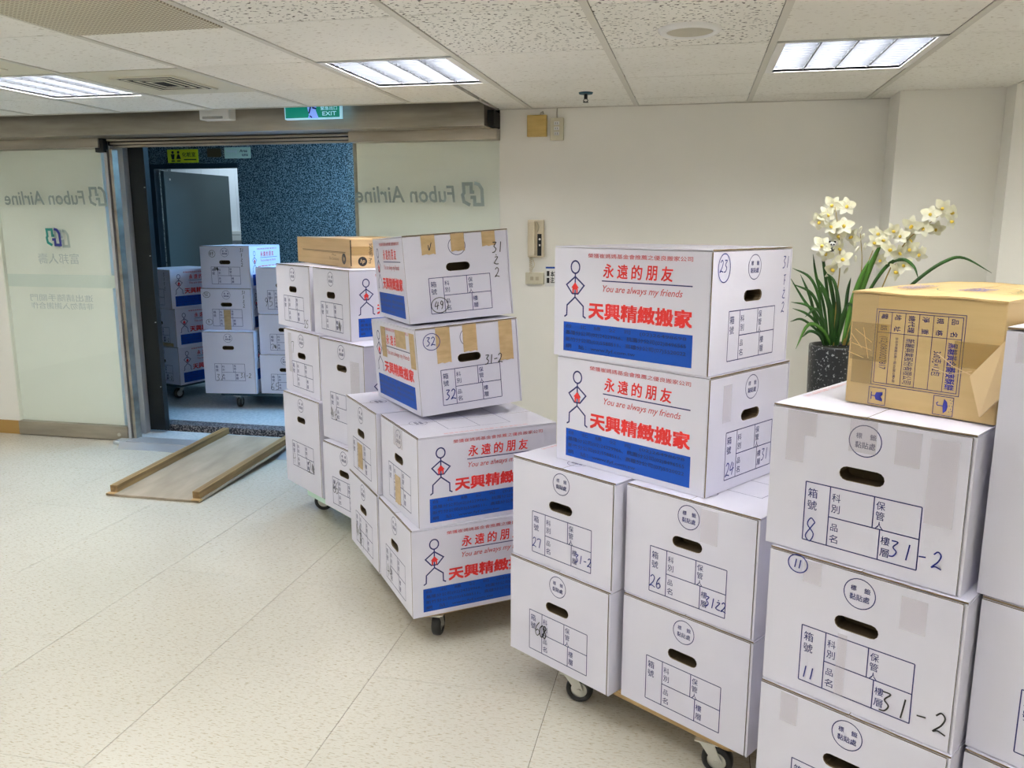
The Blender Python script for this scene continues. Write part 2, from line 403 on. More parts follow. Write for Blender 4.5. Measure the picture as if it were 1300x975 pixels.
def top_print(L_):
    """printing on the lid, seen from above: y grows away from the handle end"""
    P = Print()
    P.ring(.202, .075, .0325, .0016, 'navy')
    P.text('標籤', .184, .222, .078, .090, 'navy', .01); P.text('黏貼處', .182, .223, .062, .074, 'navy', .01)
    for a in ([(.07, .14), (.33, .14)], [(.07, .38), (.33, .38)], [(.07, .14), (.07, .38)], [(.33, .14), (.33, .38)], [(.07, .26), (.33, .26)]):
        P.line(a, .0016, 'navy')
    return P
def lid_red():
    P = Print(); P.text('榮獲崔媽媽基金會推薦之優良搬家公司', .10, .42, .0, .013, 'redfaint', .008); return P
ME_END = {BH: end_print(BH).mesh('end_print'), BT: end_print(BT).mesh('end_print_tall')}
ME_SIDE = {BH: side_print(BH).mesh('side_print'), BT: side_print(BT).mesh('side_print_tall')}
ME_TOP = top_print(BL).mesh('lid_print'); ME_RED = lid_red().mesh('lid_motto')

def slot_loop(cx, cz, wd, ht, n=7):
    r = ht/2; pts = []
    for i in range(n): a = -PI/2+PI*i/(n-1); pts.append((cx+wd/2-r+r*math.cos(a), cz+r*math.sin(a)))
    for i in range(n): a = PI/2+PI*i/(n-1); pts.append((cx-wd/2+r+r*math.cos(a), cz+r*math.sin(a)))
    return pts
def holed_face(bm, x0, x1, z0, z1, y, loop, mi=0):
    O = [bm.verts.new((x, y, z)) for x, z in ((x0, z0), (x1, z0), (x1, z1), (x0, z1))]
    I = [bm.verts.new((x, y, z)) for x, z in loop]
    es = [bm.edges.new((O[i], O[(i+1) % 4])) for i in range(4)]+[bm.edges.new((I[i], I[(i+1) % len(I)])) for i in range(len(I))]
    g = bmesh.ops.triangle_fill(bm, use_beauty=True, use_dissolve=False, edges=es)
    for f in g['geom']:
        if isinstance(f, bmesh.types.BMFace): f.material_index = mi
    return O, I
def tunnel(bm, I, y1, mi):
    J = [bm.verts.new((v.co.x, y1, v.co.z)) for v in I]; n = len(I)
    for i in range(n):
        f = bm.faces.new((I[i], I[(i+1) % n], J[(i+1) % n], J[i])); f.material_index = mi
    return J
def body_mesh(W, L, H):
    bm = bmesh.new(); lp = slot_loop(.2005*W/BW, H-.1245, .092, .030); lp2 = slot_loop(.2005*W/BW, H-.1245, .0935, .0315)
    t = H-.0065
    O, I = holed_face(bm, 0, W, 0, t, .0045, lp2)
    B = [bm.verts.new((x, L, z)) for x, z in ((0, 0), (W, 0), (W, t), (0, t))]
    for i in range(4): bm.faces.new((O[i], O[(i+1) % 4], B[(i+1) % 4], B[i]))
    bm.faces.new(B)
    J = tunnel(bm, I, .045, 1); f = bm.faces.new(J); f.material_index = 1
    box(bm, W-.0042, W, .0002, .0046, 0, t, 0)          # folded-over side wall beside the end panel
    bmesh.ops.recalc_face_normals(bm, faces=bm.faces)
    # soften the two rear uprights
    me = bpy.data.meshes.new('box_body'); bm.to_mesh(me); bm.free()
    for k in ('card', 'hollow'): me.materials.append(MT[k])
    return me
def panel_mesh(W, H):
    bm = bmesh.new(); lp = slot_loop(.2005*W/BW, H-.1245, .092, .030); x1 = W-.0080; z1 = H-.0075
    O, I = holed_face(bm, 0, x1, .0008, z1, 0, lp)
    B = [bm.verts.new((v.co.x, .0032, v.co.z)) for v in O]
    for i in range(4):
        f = bm.faces.new((O[i], O[(i+1) % 4], B[(i+1) % 4], B[i])); f.material_index = 1
    tunnel(bm, I, .0044, 1)
    bmesh.ops.recalc_face_normals(bm, faces=bm.faces)
    me = bpy.data.meshes.new('end_panel'); bm.to_mesh(me); bm.free()
    for k in ('card', 'kraft'): me.materials.append(MT[k])
    return me
def flap_mesh(W, L):
    bm = bmesh.new(); n = 8
    x1 = W/2-.0008; top = []; bot = []
    rnd = random.Random(3)
    for j in (0, 1):
        rowt = []; rowb = []
        for i in range(n+1):
            x = .0005+(x1-.0005)*i/n
            y = (.0012+.0016*rnd.random()) if j == 0 else L-.0015
            dz = .0009*rnd.random() if j == 0 else 0
            rowt.append(bm.verts.new((x, y, dz))); rowb.append(bm.verts.new((x, y, -.0036+dz)))
        top.append(rowt); bot.append(rowb)
    for i in range(n):
        bm.faces.new((top[0][i], top[0][i+1], top[1][i+1], top[1][i]))
        bm.faces.new((bot[0][i+1], bot[0][i], bot[1][i], bot[1][i+1]))
        for r in (0, 1):
            f = bm.faces.new((bot[r][i], bot[r][i+1], top[r][i+1], top[r][i])); f.material_index = 1
    for i in (0, n):
        f = bm.faces.new((bot[0][i], bot[1][i], top[1][i], top[0][i])); f.material_index = 1 if i else 0
    bmesh.ops.recalc_face_normals(bm, faces=bm.faces)
    me = bpy.data.meshes.new('lid_flap'); bm.to_mesh(me); bm.free()
    for k in ('card', 'kraft'): me.materials.append(MT[k])
    return me
ME_BODY = {h: body_mesh(BW, BL, h) for h in (BH, BT)}
ME_PANEL = {h: panel_mesh(BW, h) for h in (BH, BT)}
ME_FLAP = flap_mesh(BW, BL)

def carton(label, x, y, z, deg, H=BH, left=False, pen=None, lid=False, tapes=(), clear=(), w_type=False, right=None, tilt=(0, 0), group=None, zs=1.0, side_tapes=()):
    """white removal carton; x,y = front-left-bottom corner (near corner for w_type), z above the floor"""
    t = math.radians(deg)
    if w_type:
        u = Vector((math.cos(t), math.sin(t))); x += BW*u.x; y += BW*u.y; t -= PI
    e = empty('moving_box', (x, y, z), rot=(tilt[0], tilt[1], t))
    e['label'] = label; e['category'] = 'box'
    if group: e['group'] = group
    e.scale = (1, 1, zs)
    put('box_body', ME_BODY[H], e); put('end_panel', ME_PANEL[H], e)
    zt = H-.0015
    put('lid_flap', ME_FLAP, e, (0, 0, zt)); f = put('lid_flap', ME_FLAP, e, (BW, 0, zt)); f.scale = (-1, 1, 1)
    put('end_print', ME_END[H], e)
    if left: put('side_print', ME_SIDE[H], e, (0, BL, 0), (0, 0, -PI/2))
    if w_type or right: put('side_print', ME_SIDE[H], e, (BW, 0, 0), (0, 0, PI/2))
    if lid:
        if lid != 'red': put('lid_print', ME_TOP, e, (0, 0, zt+.0012), (-PI/2, 0, 0))
        put('lid_motto', ME_RED, e, (BW-.012, 0, zt+.0012), (-PI/2, 0, PI/2)); put('lid_motto', ME_RED, e, (.012, BL, zt+.0012), (-PI/2, 0, -PI/2))
    if pen:
        P = Print(); pen(P, H); put('marker_writing', P.mesh('marker_writing'), e)
    for (x0, x1, z0, z1) in tapes:
        P = Print(); n = 6
        low = [(x0+(x1-x0)*i/n, z0+.003*((i*7) % 3)/2) for i in range(n+1)]
        P.poly(low+[(x1, z1), (x0, z1)], 'tape', .0014); put('kraft_tape', P.mesh('kraft_tape'), e)
    for (x0, x1, z0, z1) in clear:
        P = Print(); P.rect(x0, x1, z0, z1, 'clear', .0016); put('clear_tape', P.mesh('clear_tape'), e)
    for (x0, x1, z0, z1) in side_tapes:
        P = Print(); P.rect(x0, x1, z0, z1, 'tape', .0014); put('kraft_tape', P.mesh('kraft_tape'), e, (0, BL, 0), (0, 0, -PI/2))
    return e

# ------------------------------------------------------------------ setting
XL, XR, YB, YW = -6.6, 3.6, -3.2, 4.81
fl = struct(empty('floor')); fl['label'] = 'cream speckled vinyl tile floor of the office hall'
bm = bmesh.new(); box(bm, XL, XR, YB, 5.03, -.06, -.0022); obj('floor_bed', bm, 'joint', fl)
tx, ty = .5945, .611
bm = bmesh.new(); box(bm, .0009, tx-.0009, .0005, ty-.0005, -.0022, 0); ft = bpy.data.meshes.new('floor_tile'); bm.to_mesh(ft); bm.free(); ft.materials.append(MT['floor'])
for i in range(-9, 6):
    for j in range(-6, 4):
        put('floor_tile', ft, fl, (-.393+tx*i-1e-4, 2.335+ty*j, 0))
# shortened last row against the wall
bm = bmesh.new(); box(bm, .0008, tx-.0008, .0008, YW-(2.335+ty*4)-.0002, -.0022, 0); f2 = bpy.data.meshes.new('floor_tile_cut'); bm.to_mesh(f2); bm.free(); f2.materials.append(MT['floor'])
for i in range(-9, 6): put('floor_tile', f2, fl, (-.393+tx*i-1e-4, 2.335+ty*4, 0))

def wallbox(name, x0, x1, y0, y1, z0, z1, m, label=None):
    bm = bmesh.new(); box(bm, x0, x1, y0, y1, z0, z1); return struct(obj(name, bm, m), label)
wallbox('wall_back', -1.135, .943, YW, YW+.15, 0, CEIL+.3, 'wall', 'plain cream back wall beside the glass partition')
wallbox('trim_1', .943, 1.418, 4.577, YW+.15, 0, CEIL+.3, 'wall', 'cream column standing proud of the back wall')
wallbox('trim_2', 1.418, XR, 4.44, YW+.15, 0, CEIL+.3, 'wall', 'cream wall return right of the column')
wallbox('wall_backing_right', -2.03, -1.135, 4.835, YW+.15, 0, 2.02, 'wallglass', 'pale board behind the right glass panel')
wallbox('wall_backing_left', -4.62, -3.80, 4.835, YW+.15, .05, 2.02, 'wallglass', 'pale board behind the left glass panel')
wallbox('wall_far_left', XL, -4.62, YW, YW+.15, 0, 2.02, 'wall', 'cream wall left of the glass partition')
wallbox('baseboard_left', XL, -4.622, YW-.012, YW, 0, .095, 'baseboard', 'ochre baseboard left of the glass partition')
wallbox('wall_right', XR, XR+.1, YB, YW+.15, 0, CEIL+.3, 'wall', 'cream side wall')
wallbox('wall_left', XL-.1, XL, YB, YW+.15, 0, CEIL+.3, 'wall', 'cream side wall of the hall')
wallbox('wall_front', XL, XR, YB-.1, YB, 0, CEIL+.3, 'wall', 'cream wall behind the viewer')
wallbox('ceiling_slab', XL, XR, YB, YW+.15, CEIL+.25, CEIL+.3, 'gap')
# mortar-like edge of the backing board
bm = bmesh.new(); zz = 0
while zz < 2.0:
    h = .06+.05*random.random(); wd = .006*random.random(); box(bm, -2.048-wd, -2.030, 4.832, 4.90, zz, min(zz+h, 2.01)); zz += h
struct(obj('trim_3', bm, 'steel'), 'rough grey edge strip of the pale board')

# ceiling
ce = struct(empty('ceiling')); ce['label'] = 'suspended ceiling of mineral tiles in a painted grid'
gx, gy, X0, Y0 = .597, .639, -.957, 2.643
def cellx(i): return X0+gx*i
def celly(j): return Y0+gy*j
special = {}
for i in (-10, -7, -4, -1, 2, 5):
    for j in (-8, -5, -2, 1): special[(i, j)] = 'light'
special[(-3, 1)] = 'vent'; special[(-4, 0)] = 'vent'; special[(-2, -1)] = 'perf'
_tm = {}
def tile_mesh(w_, d_, k):
    key = (round(w_, 3), round(d_, 3), k)
    if key not in _tm:
        bm = bmesh.new(); box(bm, .0140, w_-.0140, .0026, d_-.0026, .002, .016)
        me = bpy.data.meshes.new('ceiling_tile'); bm.to_mesh(me); bm.free(); me.materials.append(MT[k]); _tm[key] = me
    return _tm[key]
holed = {(0, -1), (1, -1), (0, 0), (1, 0), (-1, -1), (0, -2), (-1, 0) if False else (1, -2)}
for i in range(-9, 8):
    for j in range(-9, 4):
        if (i, j) in special: continue
        x = cellx(i); y = celly(j); d_ = gy; w_ = gx
        if x+w_ < XL or x > XR or y+d_ < YB: continue
        if x+w_ > XR: w_ = XR-x
        k = 'choled' if (i, j) in holed else 'ctile'
        if j == 2 or j == 3:
            if j == 3:
                if x < -1.16 and x+w_ > -1.15: w_ = x+w_+1.15; x = -1.15
                elif x < -1.16: continue
                d_ = YW-y
                if x > .9: continue
            elif x+w_ <= -1.15: d_ = 4.46-y
            elif x < -1.15:
                put('ceiling_tile', tile_mesh(-1.15-x, 4.46-y, k), ce, (x, y, CEIL)); w_ = x+w_+1.15; x = -1.15
            elif x > 1.4: d_ = 4.44-y
            elif x > .9: d_ = 4.577-y
        o = put('ceiling_tile', tile_mesh(w_, d_, k), ce, (x, y, CEIL))
bm = bmesh.new()
for i in range(-9, 9):
    x = cellx(i); ye = 4.46 if x < -1.15 else (4.81 if x < .9 else 4.44)
    box(bm, x-.0125, x+.0125, YB, ye, CEIL-.002, CEIL+.002)
    o = None
obj('runner', bm, 'ceilgrid', ce)['kind'] = 'stuff'
bm = bmesh.new()
for j in range(-9, 4):
    y = celly(j); box(bm, XL if j < 3 else -1.15, XR if j < 3 else .943, y-.003, y+.003, CEIL+.006, CEIL+.014)
obj('cross_runner', bm, 'griddark', ce)['kind'] = 'stuff'
bm = bmesh.new()
box(bm, XL, -1.15, 4.445, 4.462, CEIL-.002, CEIL+.022); box(bm, -1.165, -1.148, 4.462, YW, CEIL-.003, CEIL+.022)
box(bm, -1.15, .943, YW-.014, YW, CEIL-.002, CEIL+.001)
obj('edge_angle', bm, 'ceilgrid', ce)

# ceiling lights
def make_light():
    e = empty('ceiling_light')
    a, b = gx-.028, gy-.02
    bm = bmesh.new()
    for x0, x1, y0, y1 in ((0, .03, 0, b), (a-.03, a, 0, b), (0, a, 0, .012), (0, a, b-.012, b)): box(bm, x0, x1, y0, y1, -.002, .01)
    obj('light_frame', bm, 'white', e)
    bm = bmesh.new(); box(bm, .028, a-.028, .01, b-.01, .075, .08)
    box(bm, .026, .03, .01, b-.01, .0, .078); box(bm, a-.03, a-.026, .01, b-.01, .0, .078)
    box(bm, .028, a-.028, .008, .012, 0, .078); box(bm, .028, a-.028, b-.012, b-.008, 0, .078)
    obj('light_housing', bm, 'reflector', e)
    cw = (a-.06)/4
    for k in range(4):
        bm = bmesh.new(); cx = .03+cw*(k+.5); cyl(bm, (cx, .02, .053), (cx, b-.02, .053), .0135, n=10); obj('fluorescent_tube', bm, 'tube', e)
    for k in range(3):
        bm = bmesh.new(); cx = .03+cw*(k+1); box(bm, cx-.0025, cx+.0025, .012, b-.012, .003, .024); obj('louvre_divider', bm, 'louverdark', e)
    bm = bmesh.new(); n = 13
    for q in range(1, n):
        y = .012+(b-.024)*q/n; box(bm, .03, a-.03, y-.0012, y+.0012, .004, .019)
    obj('louvre_blades', bm, 'louver', e)
    return e
def copy_tree(o, parent=None):
    c = o.copy(); COL.objects.link(c)
    if parent is not None: c.parent = parent
    for ch in list(o.children): copy_tree(ch, c)
    return c
lights = [(i, j) for (i, j), k in special.items() if k == 'light' and i > -10]
lab = {(-1, 1): 'four-tube ceiling light above the right glass panel', (2, 1): 'four-tube ceiling light nearest the cream column', (-4, 1): 'four-tube ceiling light at the left, beside the square air vent'}
L0 = make_light(); first = True
for (i, j) in lights:
    o = L0 if first else copy_tree(L0); first = False
    o.location = (cellx(i)+.014, celly(j)+.01, CEIL)
    tag(o, lab.get((i, j), 'four-tube ceiling light outside the picture, over the hall'), 'ceiling light', 'recessed ceiling lights' if (i, j) in lab else 'ceiling lights beyond the picture')

# square air vents
def vent(label, i, j, g):
    e = empty('air_vent', (cellx(i)+.012, celly(j)+.003, CEIL)); a, b = gx-.024, gy-.006
    tag(e, label, 'air vent', g)
    bm = bmesh.new()
    for k, (m, z0) in enumerate(((0, 0), (.13, -.005))):
        m2 = m+(.13 if k == 0 else .02)
        for x0, x1, y0, y1 in ((m, m2, m, b-m), (a-m2, a-m, m, b-m), (m2, a-m2, m, m2), (m2, a-m2, b-m2, b-m)): box(bm, x0, x1, y0, y1, z0, z0+.012)
    obj('vent_plate', bm, 'vent', e)
    bm = bmesh.new(); box(bm, .148, a-.148, .148, b-.148, -.0045, .006); obj('duct_shade_plate', bm, 'gap', e)  # solid dark plate, its colour stands for the shade between the louvres
    for k in range(4):
        m = .163+.037*k; t_ = .013
        if a-2*m < .04: break
        bm = bmesh.new()
        for x0, x1, y0, y1 in ((m, m+t_, m, b-m), (a-m-t_, a-m, m, b-m), (m+t_, a-m-t_, m, m+t_), (m+t_, a-m-t_, b-m-t_, b-m)):
            box(bm, x0, x1, y0, y1, -.0065, -.0048)
        obj('vent_louvre', bm, 'vent', e)
vent('square louvred air vent right of the left ceiling light', -3, 1, 'square air vents')
vent('square air vent at the left edge, in front of the left ceiling light', -4, 0, 'square air vents')
bm = bmesh.new(); box(bm, .012, gx-.012, .003, gy-.003, -.006, .01, 0, .003)
o = obj('perforated_panel', bm, 'perf', None, (cellx(-2), celly(-1), CEIL)); tag(o, 'perforated tan metal panel in the ceiling at the upper left', 'ceiling panel')
# speaker
e = empty('ceiling_speaker', (-.055, 3.02, CEIL)); tag(e, 'round flush ceiling speaker with perforated grille', 'speaker')
bm = bmesh.new(); n = 40
prof = [(.075, -.004), (.080, -.011), (.094, -.012), (.104, -.006), (.106, .002)]
R_ = [[bm.verts.new((r*math.cos(2*PI*k/n), r*math.sin(2*PI*k/n), z)) for k in range(n)] for r, z in prof]
for A, B in zip(R_, R_[1:]):
    for k in range(n): bm.faces.new((A[k], A[(k+1) % n], B[(k+1) % n], B[k]))
obj('speaker_rim', bm, 'white', e, smooth=True)
bm = bmesh.new(); cyl(bm, (0, 0, -.007), (0, 0, .0), .078, n=40); obj('speaker_grille', bm, 'grille', e)
# sprinkler
e = empty('sprinkler', (-.575, 4.30, CEIL)); tag(e, 'small dark sprinkler head hanging from the ceiling', 'sprinkler')
bm = bmesh.new(); cyl(bm, (0, 0, -.006), (0, 0, .002), .033, .036, 20); obj('ceiling_rose', bm, 'tealdark', e)
bm = bmesh.new(); cyl(bm, (0, 0, -.03), (0, 0, -.006), .009, n=10); cyl(bm, (0, 0, -.046), (0, 0, -.043), .014, n=14)
for s in (-1, 1): tube(bm, [(s*.007, 0, -.03), (s*.012, 0, -.036), (s*.004, 0, -.044)], .002, 6)
obj('sprinkler_nozzle', bm, 'black', e)

# steel header over the entrance
hd = struct(empty('trim_4')); hd['label'] = 'stained steel header beam over the glass doors'
bm = bmesh.new(); box(bm, XL, -1.175, 4.60, 4.9, EYE+.536, CEIL+.24, 0, .004); obj('header_beam', bm, 'steel', hd)
bm = bmesh.new(); box(bm, XL, -3.74, 4.74, 4.84, EYE+.478, EYE+.537, 0, .003); obj('rail_cover', bm, 'steel', hd)
bm = bmesh.new(); box(bm, -2.04, -1.138, 4.74, 4.84, EYE+.478, EYE+.537, 0, .003); obj('rail_cover', bm, 'steel', hd)
for k, (y0, z0, z1) in enumerate(((4.77, .518, .530), (4.80, .500, .512), (4.83, .484, .496))):
    bm = bmesh.new(); box(bm, -3.70, -2.045, y0, y0+.03, EYE+z0, EYE+z1, 0, .002); obj('door_track', bm, 'steel', hd)
bm = bmesh.new(); box(bm, -3.76, -1.14, 4.86, 4.92, EYE+.50, CEIL+.2); obj('track_recess', bm, 'gap', hd)
bm = bmesh.new(); box(bm, -1.172, -1.136, 4.66, 4.82, EYE+.54, CEIL-.02); obj('beam_end_gap', bm, 'gap', hd)
bm = bmesh.new(); box(bm, -3.775, -3.715, 4.755, 4.80, EYE+.45, EYE+.535, 0, .003); obj('corner_bracket', bm, 'black', hd)

# left glass door
gl_ = struct(empty('door_1')); gl_['label'] = 'left glass door panel with mirrored grey lettering and a steel foot rail'
bm = bmesh.new(); box(bm, -4.62, -3.745, 4.800, 4.810, .10, EYE+.477); obj('glass_pane', bm, 'glass', gl_)
bm = bmesh.new(); box(bm, -4.62, -3.745, 4.785, 4.832, .005, .10, 0, .003); obj('foot_rail', bm, 'steel', gl_)
bm = bmesh.new(); cyl(bm, (-3.81, 4.777, .045), (-3.81, 4.787, .045), .012); obj('door_lock', bm, 'zinc', gl_)
bm = bmesh.new(); box(bm, -3.745, -3.738, 4.795, 4.815, .10, EYE+.47); obj('edge_seal', bm, 'frame', gl_)
P = Print(); dz = EYE
P.text('Fubon Airline', -4.54, -3.92, dz+.125, dz+.215, 'etch', .012, .12, mirror=True)
def box_logo(P, x0, x1, z0, z1, ka, kb, wd, off=.0004):
    A = [(.46, .30), (.44, .93), (.06, .93), (.08, .60), (.0, .45), (.08, .15), (.30, .03)]
    B = [(.58, .95), (.80, .90), (.94, .70), (.96, .04), (.60, .04), (.60, .30), (.34, .30)]
    A = [(.58, .58), (.44, .58), (.43, .93), (.06, .93), (.09, .55), (.02, .46), (.08, .18), (.38, .03)]
    B = [(.58, .96), (.80, .90), (.94, .70), (.98, .05), (.60, .05), (.59, .36), (.40, .36)]
    for S, k in ((A, ka), (B, kb)): P.line([(x0+a*(x1-x0), z0+b*(z1-z0)) for a, b in S], wd, k, off)
box_logo(P, -3.885, -3.765, dz+.118, dz+.238, 'etch', 'etch', .016)
P.text('富邦人壽', -4.325, -4.01, dz-.262, dz-.192, 'etch_and_shadow', 0, mirror=True)
P.text('進出請隨手關門', -4.42, -3.93, dz-.512, dz-.465, 'etch_and_shadow', 0, mirror=True)
P.text('非請勿入謝謝合作', -4.42, -3.93, dz-.565, dz-.520, 'etch_and_shadow', 0, mirror=True)
put('glass_lettering', P.mesh('glass_lettering'), gl_, (0, 4.799, 0))
P = Print(); box_logo(P, -4.243, -4.135, dz-.142, dz-.027, 'logogreen', 'logonavy', .017)
put('coloured_emblem', P.mesh('coloured_emblem'), gl_, (0, 4.798, 0))['label'] = 'green and navy emblem'
P = Print(); box_logo(P, -4.213, -4.100, dz-.152, dz-.037, 'etch_and_shadow', 'etch_and_shadow', .017)
put('emblem_shadow', P.mesh('emblem_shadow'), gl_, (0, 4.833, 0))  # emblem's cast shadow, drawn as flat grey on the backing board
P = Print(); P.rect(-4.62, -3.75, dz-.42, dz-.335, 'band'); put('pale_green_band', P.mesh('pale_green_band'), gl_, (0, 4.834, 0))  # plain pale green band across the backing board
# right glass panel
gr = struct(empty('window_1')); gr['label'] = 'fixed right glass panel with mirrored grey lettering'
bm = bmesh.new(); box(bm, -2.078, -1.138, 4.800, 4.810, .0, EYE+.477); obj('glass_pane', bm, 'glass', gr)
P = Print()
P.text('Fubon Airline', -2.03, -1.405, dz+.128, dz+.225, 'etch', .012, .12, mirror=True)
box_logo(P, -1.362, -1.235, dz+.108, dz+.243, 'etch', 'etch', .019)
put('glass_lettering', P.mesh('glass_lettering'), gr, (0, 4.799, 0))

# left door jamb
jb = struct(empty('trim_5')); jb['label'] = 'steel and black jamb at the left of the entrance'
bm = bmesh.new(); box(bm, -3.738, -3.715, 4.782, 4.835, .0, EYE+.47, 0, .002); obj('jamb_post', bm, 'steelclean', jb)
bm = bmesh.new(); box(bm, -3.712, -3.700, 4.80, 4.86, .0, EYE+.47); obj('jamb_gap', bm, 'frame', jb)
bm = bmesh.new(); box(bm, -3.700, -3.678, 4.785, 4.84, .0, EYE+.47, 0, .002); obj('jamb_post', bm, 'steel', jb)
bm = bmesh.new(); box(bm, -3.90, -3.705, 4.925, 4.975, .0, 2.1); obj('jamb_return', bm, 'steelclean', jb)
bm = bmesh.new(); box(bm, -3.75, -3.590, 4.98, 5.03, .04, 2.1, 0, .003); obj('black_leaf', bm, 'black', jb)
for k in range(4):
    bm = bmesh.new(); cyl(bm, (-3.60, 4.974, .35+.45*k), (-3.60, 4.981, .35+.45*k), .004, n=10); obj('screw', bm, 'zinc', jb)
# lobby
def sbox(name, x0, x1, y0, y1, z0, z1, m, label=None, parent=None, bev=0):
    bm = bmesh.new(); box(bm, x0, x1, y0, y1, z0, z1, 0, bev); o = obj(name, bm, m, parent)
    if parent is None: struct(o, label)
    return o
sbox('floor_threshold', -3.80, -1.9, 4.70, 5.04, -.002, .022, 'granitefloor', 'pale stone threshold of the entrance', bev=.003)
sbox('trim_6', -3.70, -2.0, 4.70, 4.83, .0222, .026, 'steelclean', 'polished floor track of the sliding door')
bm = bmesh.new()
v = [bm.verts.new(p) for p in ((-3.685, 4.60, .002), (-2.0, 4.60, .002), (-2.0, 4.70, .022), (-3.75, 4.70, .022), (-3.685, 4.60, 0), (-2.0, 4.60, 0), (-2.0, 4.70, 0), (-3.75, 4.70, 0))]
for f in ((0, 1, 2, 3), (7, 6, 5, 4), (0, 4, 5, 1), (2, 6, 7, 3), (1, 5, 6, 2), (3, 7, 4, 0)): bm.faces.new([v[i] for i in f])
struct(obj('trim_7', bm, 'steelclean'), 'bevelled steel plate along the threshold')
sbox('trim_8', -5.8, -1.2, 5.075, 5.20, -.05, .059, 'darkstone', 'dark speckled stone kerb of the lobby', bev=.003)
sbox('trim_9', -5.8, -1.2, 5.04, 5.075, -.06, .004, 'gap', 'dark gap before the lobby kerb')
sbox('floor_lobby', -5.8, -1.2, 5.20, 6.9, -.06, .06, 'granitefloor', 'pale blue-lit stone floor of the lift lobby')
sbox('floor_washroom', -5.8, -4.0, 6.9, 8.6, -.06, .06, 'granitefloor', 'pale floor of the washroom')
wg = struct(empty('wall_lobby')); wg['label'] = 'blue-grey speckled granite wall of the lift lobby'
for (x0, x1) in ((-4.042, -2.80), (-2.80, -1.2)):
    for (z0, z1) in ((.06, .76), (.76, 1.657), (1.657, 2.45)): sbox('granite_panel', x0+.0015, x1-.0015, 6.90, 6.94, z0+.0015, z1-.0015, 'granite', parent=wg)
sbox('granite_panel', -5.8, -4.045, 6.90, 6.94, EYE+.535, 2.45, 'granite', parent=wg)
sbox('granite_panel', -5.8, -4.95, 6.90, 6.94, .06, EYE+.532, 'granite', parent=wg)
sbox('panel_backing', -4.042, -1.2, 6.941, 7.0, 0, 2.45, 'gap', parent=wg)
sbox('panel_backing', -5.8, -4.042, 6.941, 7.0, EYE+.54, 2.45, 'gap', parent=wg)
sbox('wall_lobby_left', -5.9, -5.8, 4.96, 8.7, 0, 2.5, 'granite', 'granite side wall of the lobby')
sbox('wall_lobby_right', -1.2, -1.1, 4.96, 7.0, 0, 2.5, 'granite', 'granite end wall of the lobby')
sbox('wall_lobby_front', -5.8, -3.75, 5.04, 5.07, .06, 2.45, 'black', 'dark lobby side of the partition')
sbox('wall_lobby_front_right', -2.03, -1.2, 4.97, 5.07, .0, 2.45, 'granite', 'lobby side of the pale board')
sbox('ceiling_lobby', -5.8, -1.2, 4.97, 8.7, 2.45, 2.5, 'white', 'plain lobby ceiling')
df = struct(empty('door_2')); df['label'] = 'grey-green washroom door standing open in a dark frame'
sbox('door_frame', -5.0, -4.03, 6.885, 6.96, EYE+.495, EYE+.535, 'frame', parent=df)
sbox('door_frame', -5.0, -4.87, 6.885, 6.96, .06, EYE+.495, 'frame', parent=df)
bm = bmesh.new(); box(bm, 0, .93, -.04, 0, 0, EYE+.415, 0, .003); lf = obj('door_leaf', bm, 'door', df, (-4.86, 6.96, .068), (0, 0, math.radians(83.5)))
bm = bmesh.new(); cyl(bm, (.07, -.046, EYE+.34), (.07, -.039, EYE+.34), .010); obj('screw_cap', bm, 'zinc', lf)
# washroom tiles
wt = struct(empty('wall_washroom')); wt['label'] = 'white tiled washroom wall beyond the open door'
sbox('tile_bed', -5.8, -3.9, 8.51, 8.6, 0, 2.45, 'grey', parent=wt)
bm = bmesh.new(); box(bm, .0015, .1985, -.006, 0, .0015, .2985); me = bpy.data.meshes.new('wall_tile'); bm.to_mesh(me); bm.free(); me.materials.append(MT['whitetile'])
for i in range(9):
    for j in range(8): put('wall_tile', me, wt, (-5.81+.2*i, 8.51, .12+.295*j-.015))
wr = struct(empty('wall_washroom_side')); wr['label'] = 'white tiled side wall of the washroom'
sbox('tile_bed', -4.0, -3.9, 7.0, 8.51, 0, 2.45, 'grey', parent=wr)
sbox('tile_sheet', -4.006, -4.0, 7.0, 8.5, 0.06, 2.45, 'whitetile', parent=wr)
e = empty('towel_dispenser', (-5.03, 8.42, EYE-.13)); tag(e, 'pale wall dispenser on the washroom tiles beside the open door', 'dispenser')
bm = bmesh.new(); box(bm, -.13, .13, 0, .084, -.05, .06, 0, .008); obj('dispenser_case', bm, 'white', e)
bm = bmesh.new(); box(bm, -.11, .09, -.004, .002, .012, .020); cyl(bm, (.115, -.008, .03), (.115, .0, .03), .008); obj('dispenser_slot', bm, 'grey', e)
# lamps of lobby and washroom
def panel_lamp(name, label, x, y, z, a, b, m):
    e = empty(name, (x, y, z)); tag(e, label, 'ceiling light')
    bm = bmesh.new(); box(bm, -a/2, a/2, -b/2, b/2, 0, .03, 0, .003); obj('lamp_case', bm, 'white', e)
    bm = bmesh.new(); box(bm, -a/2+.02, a/2-.02, -b/2+.02, b/2-.02, -.006, -.001); obj('lamp_diffuser', bm, m, e)
panel_lamp('panel_lamp', 'cool flat ceiling lamp over the lobby, in front of the granite wall', -2.1, 6.0, 2.42, 1.0, .9, 'lobbylamp')
panel_lamp('panel_lamp', 'cool flat ceiling lamp in the washroom', -4.9, 7.9, 2.42, .9, .6, 'washlamp')
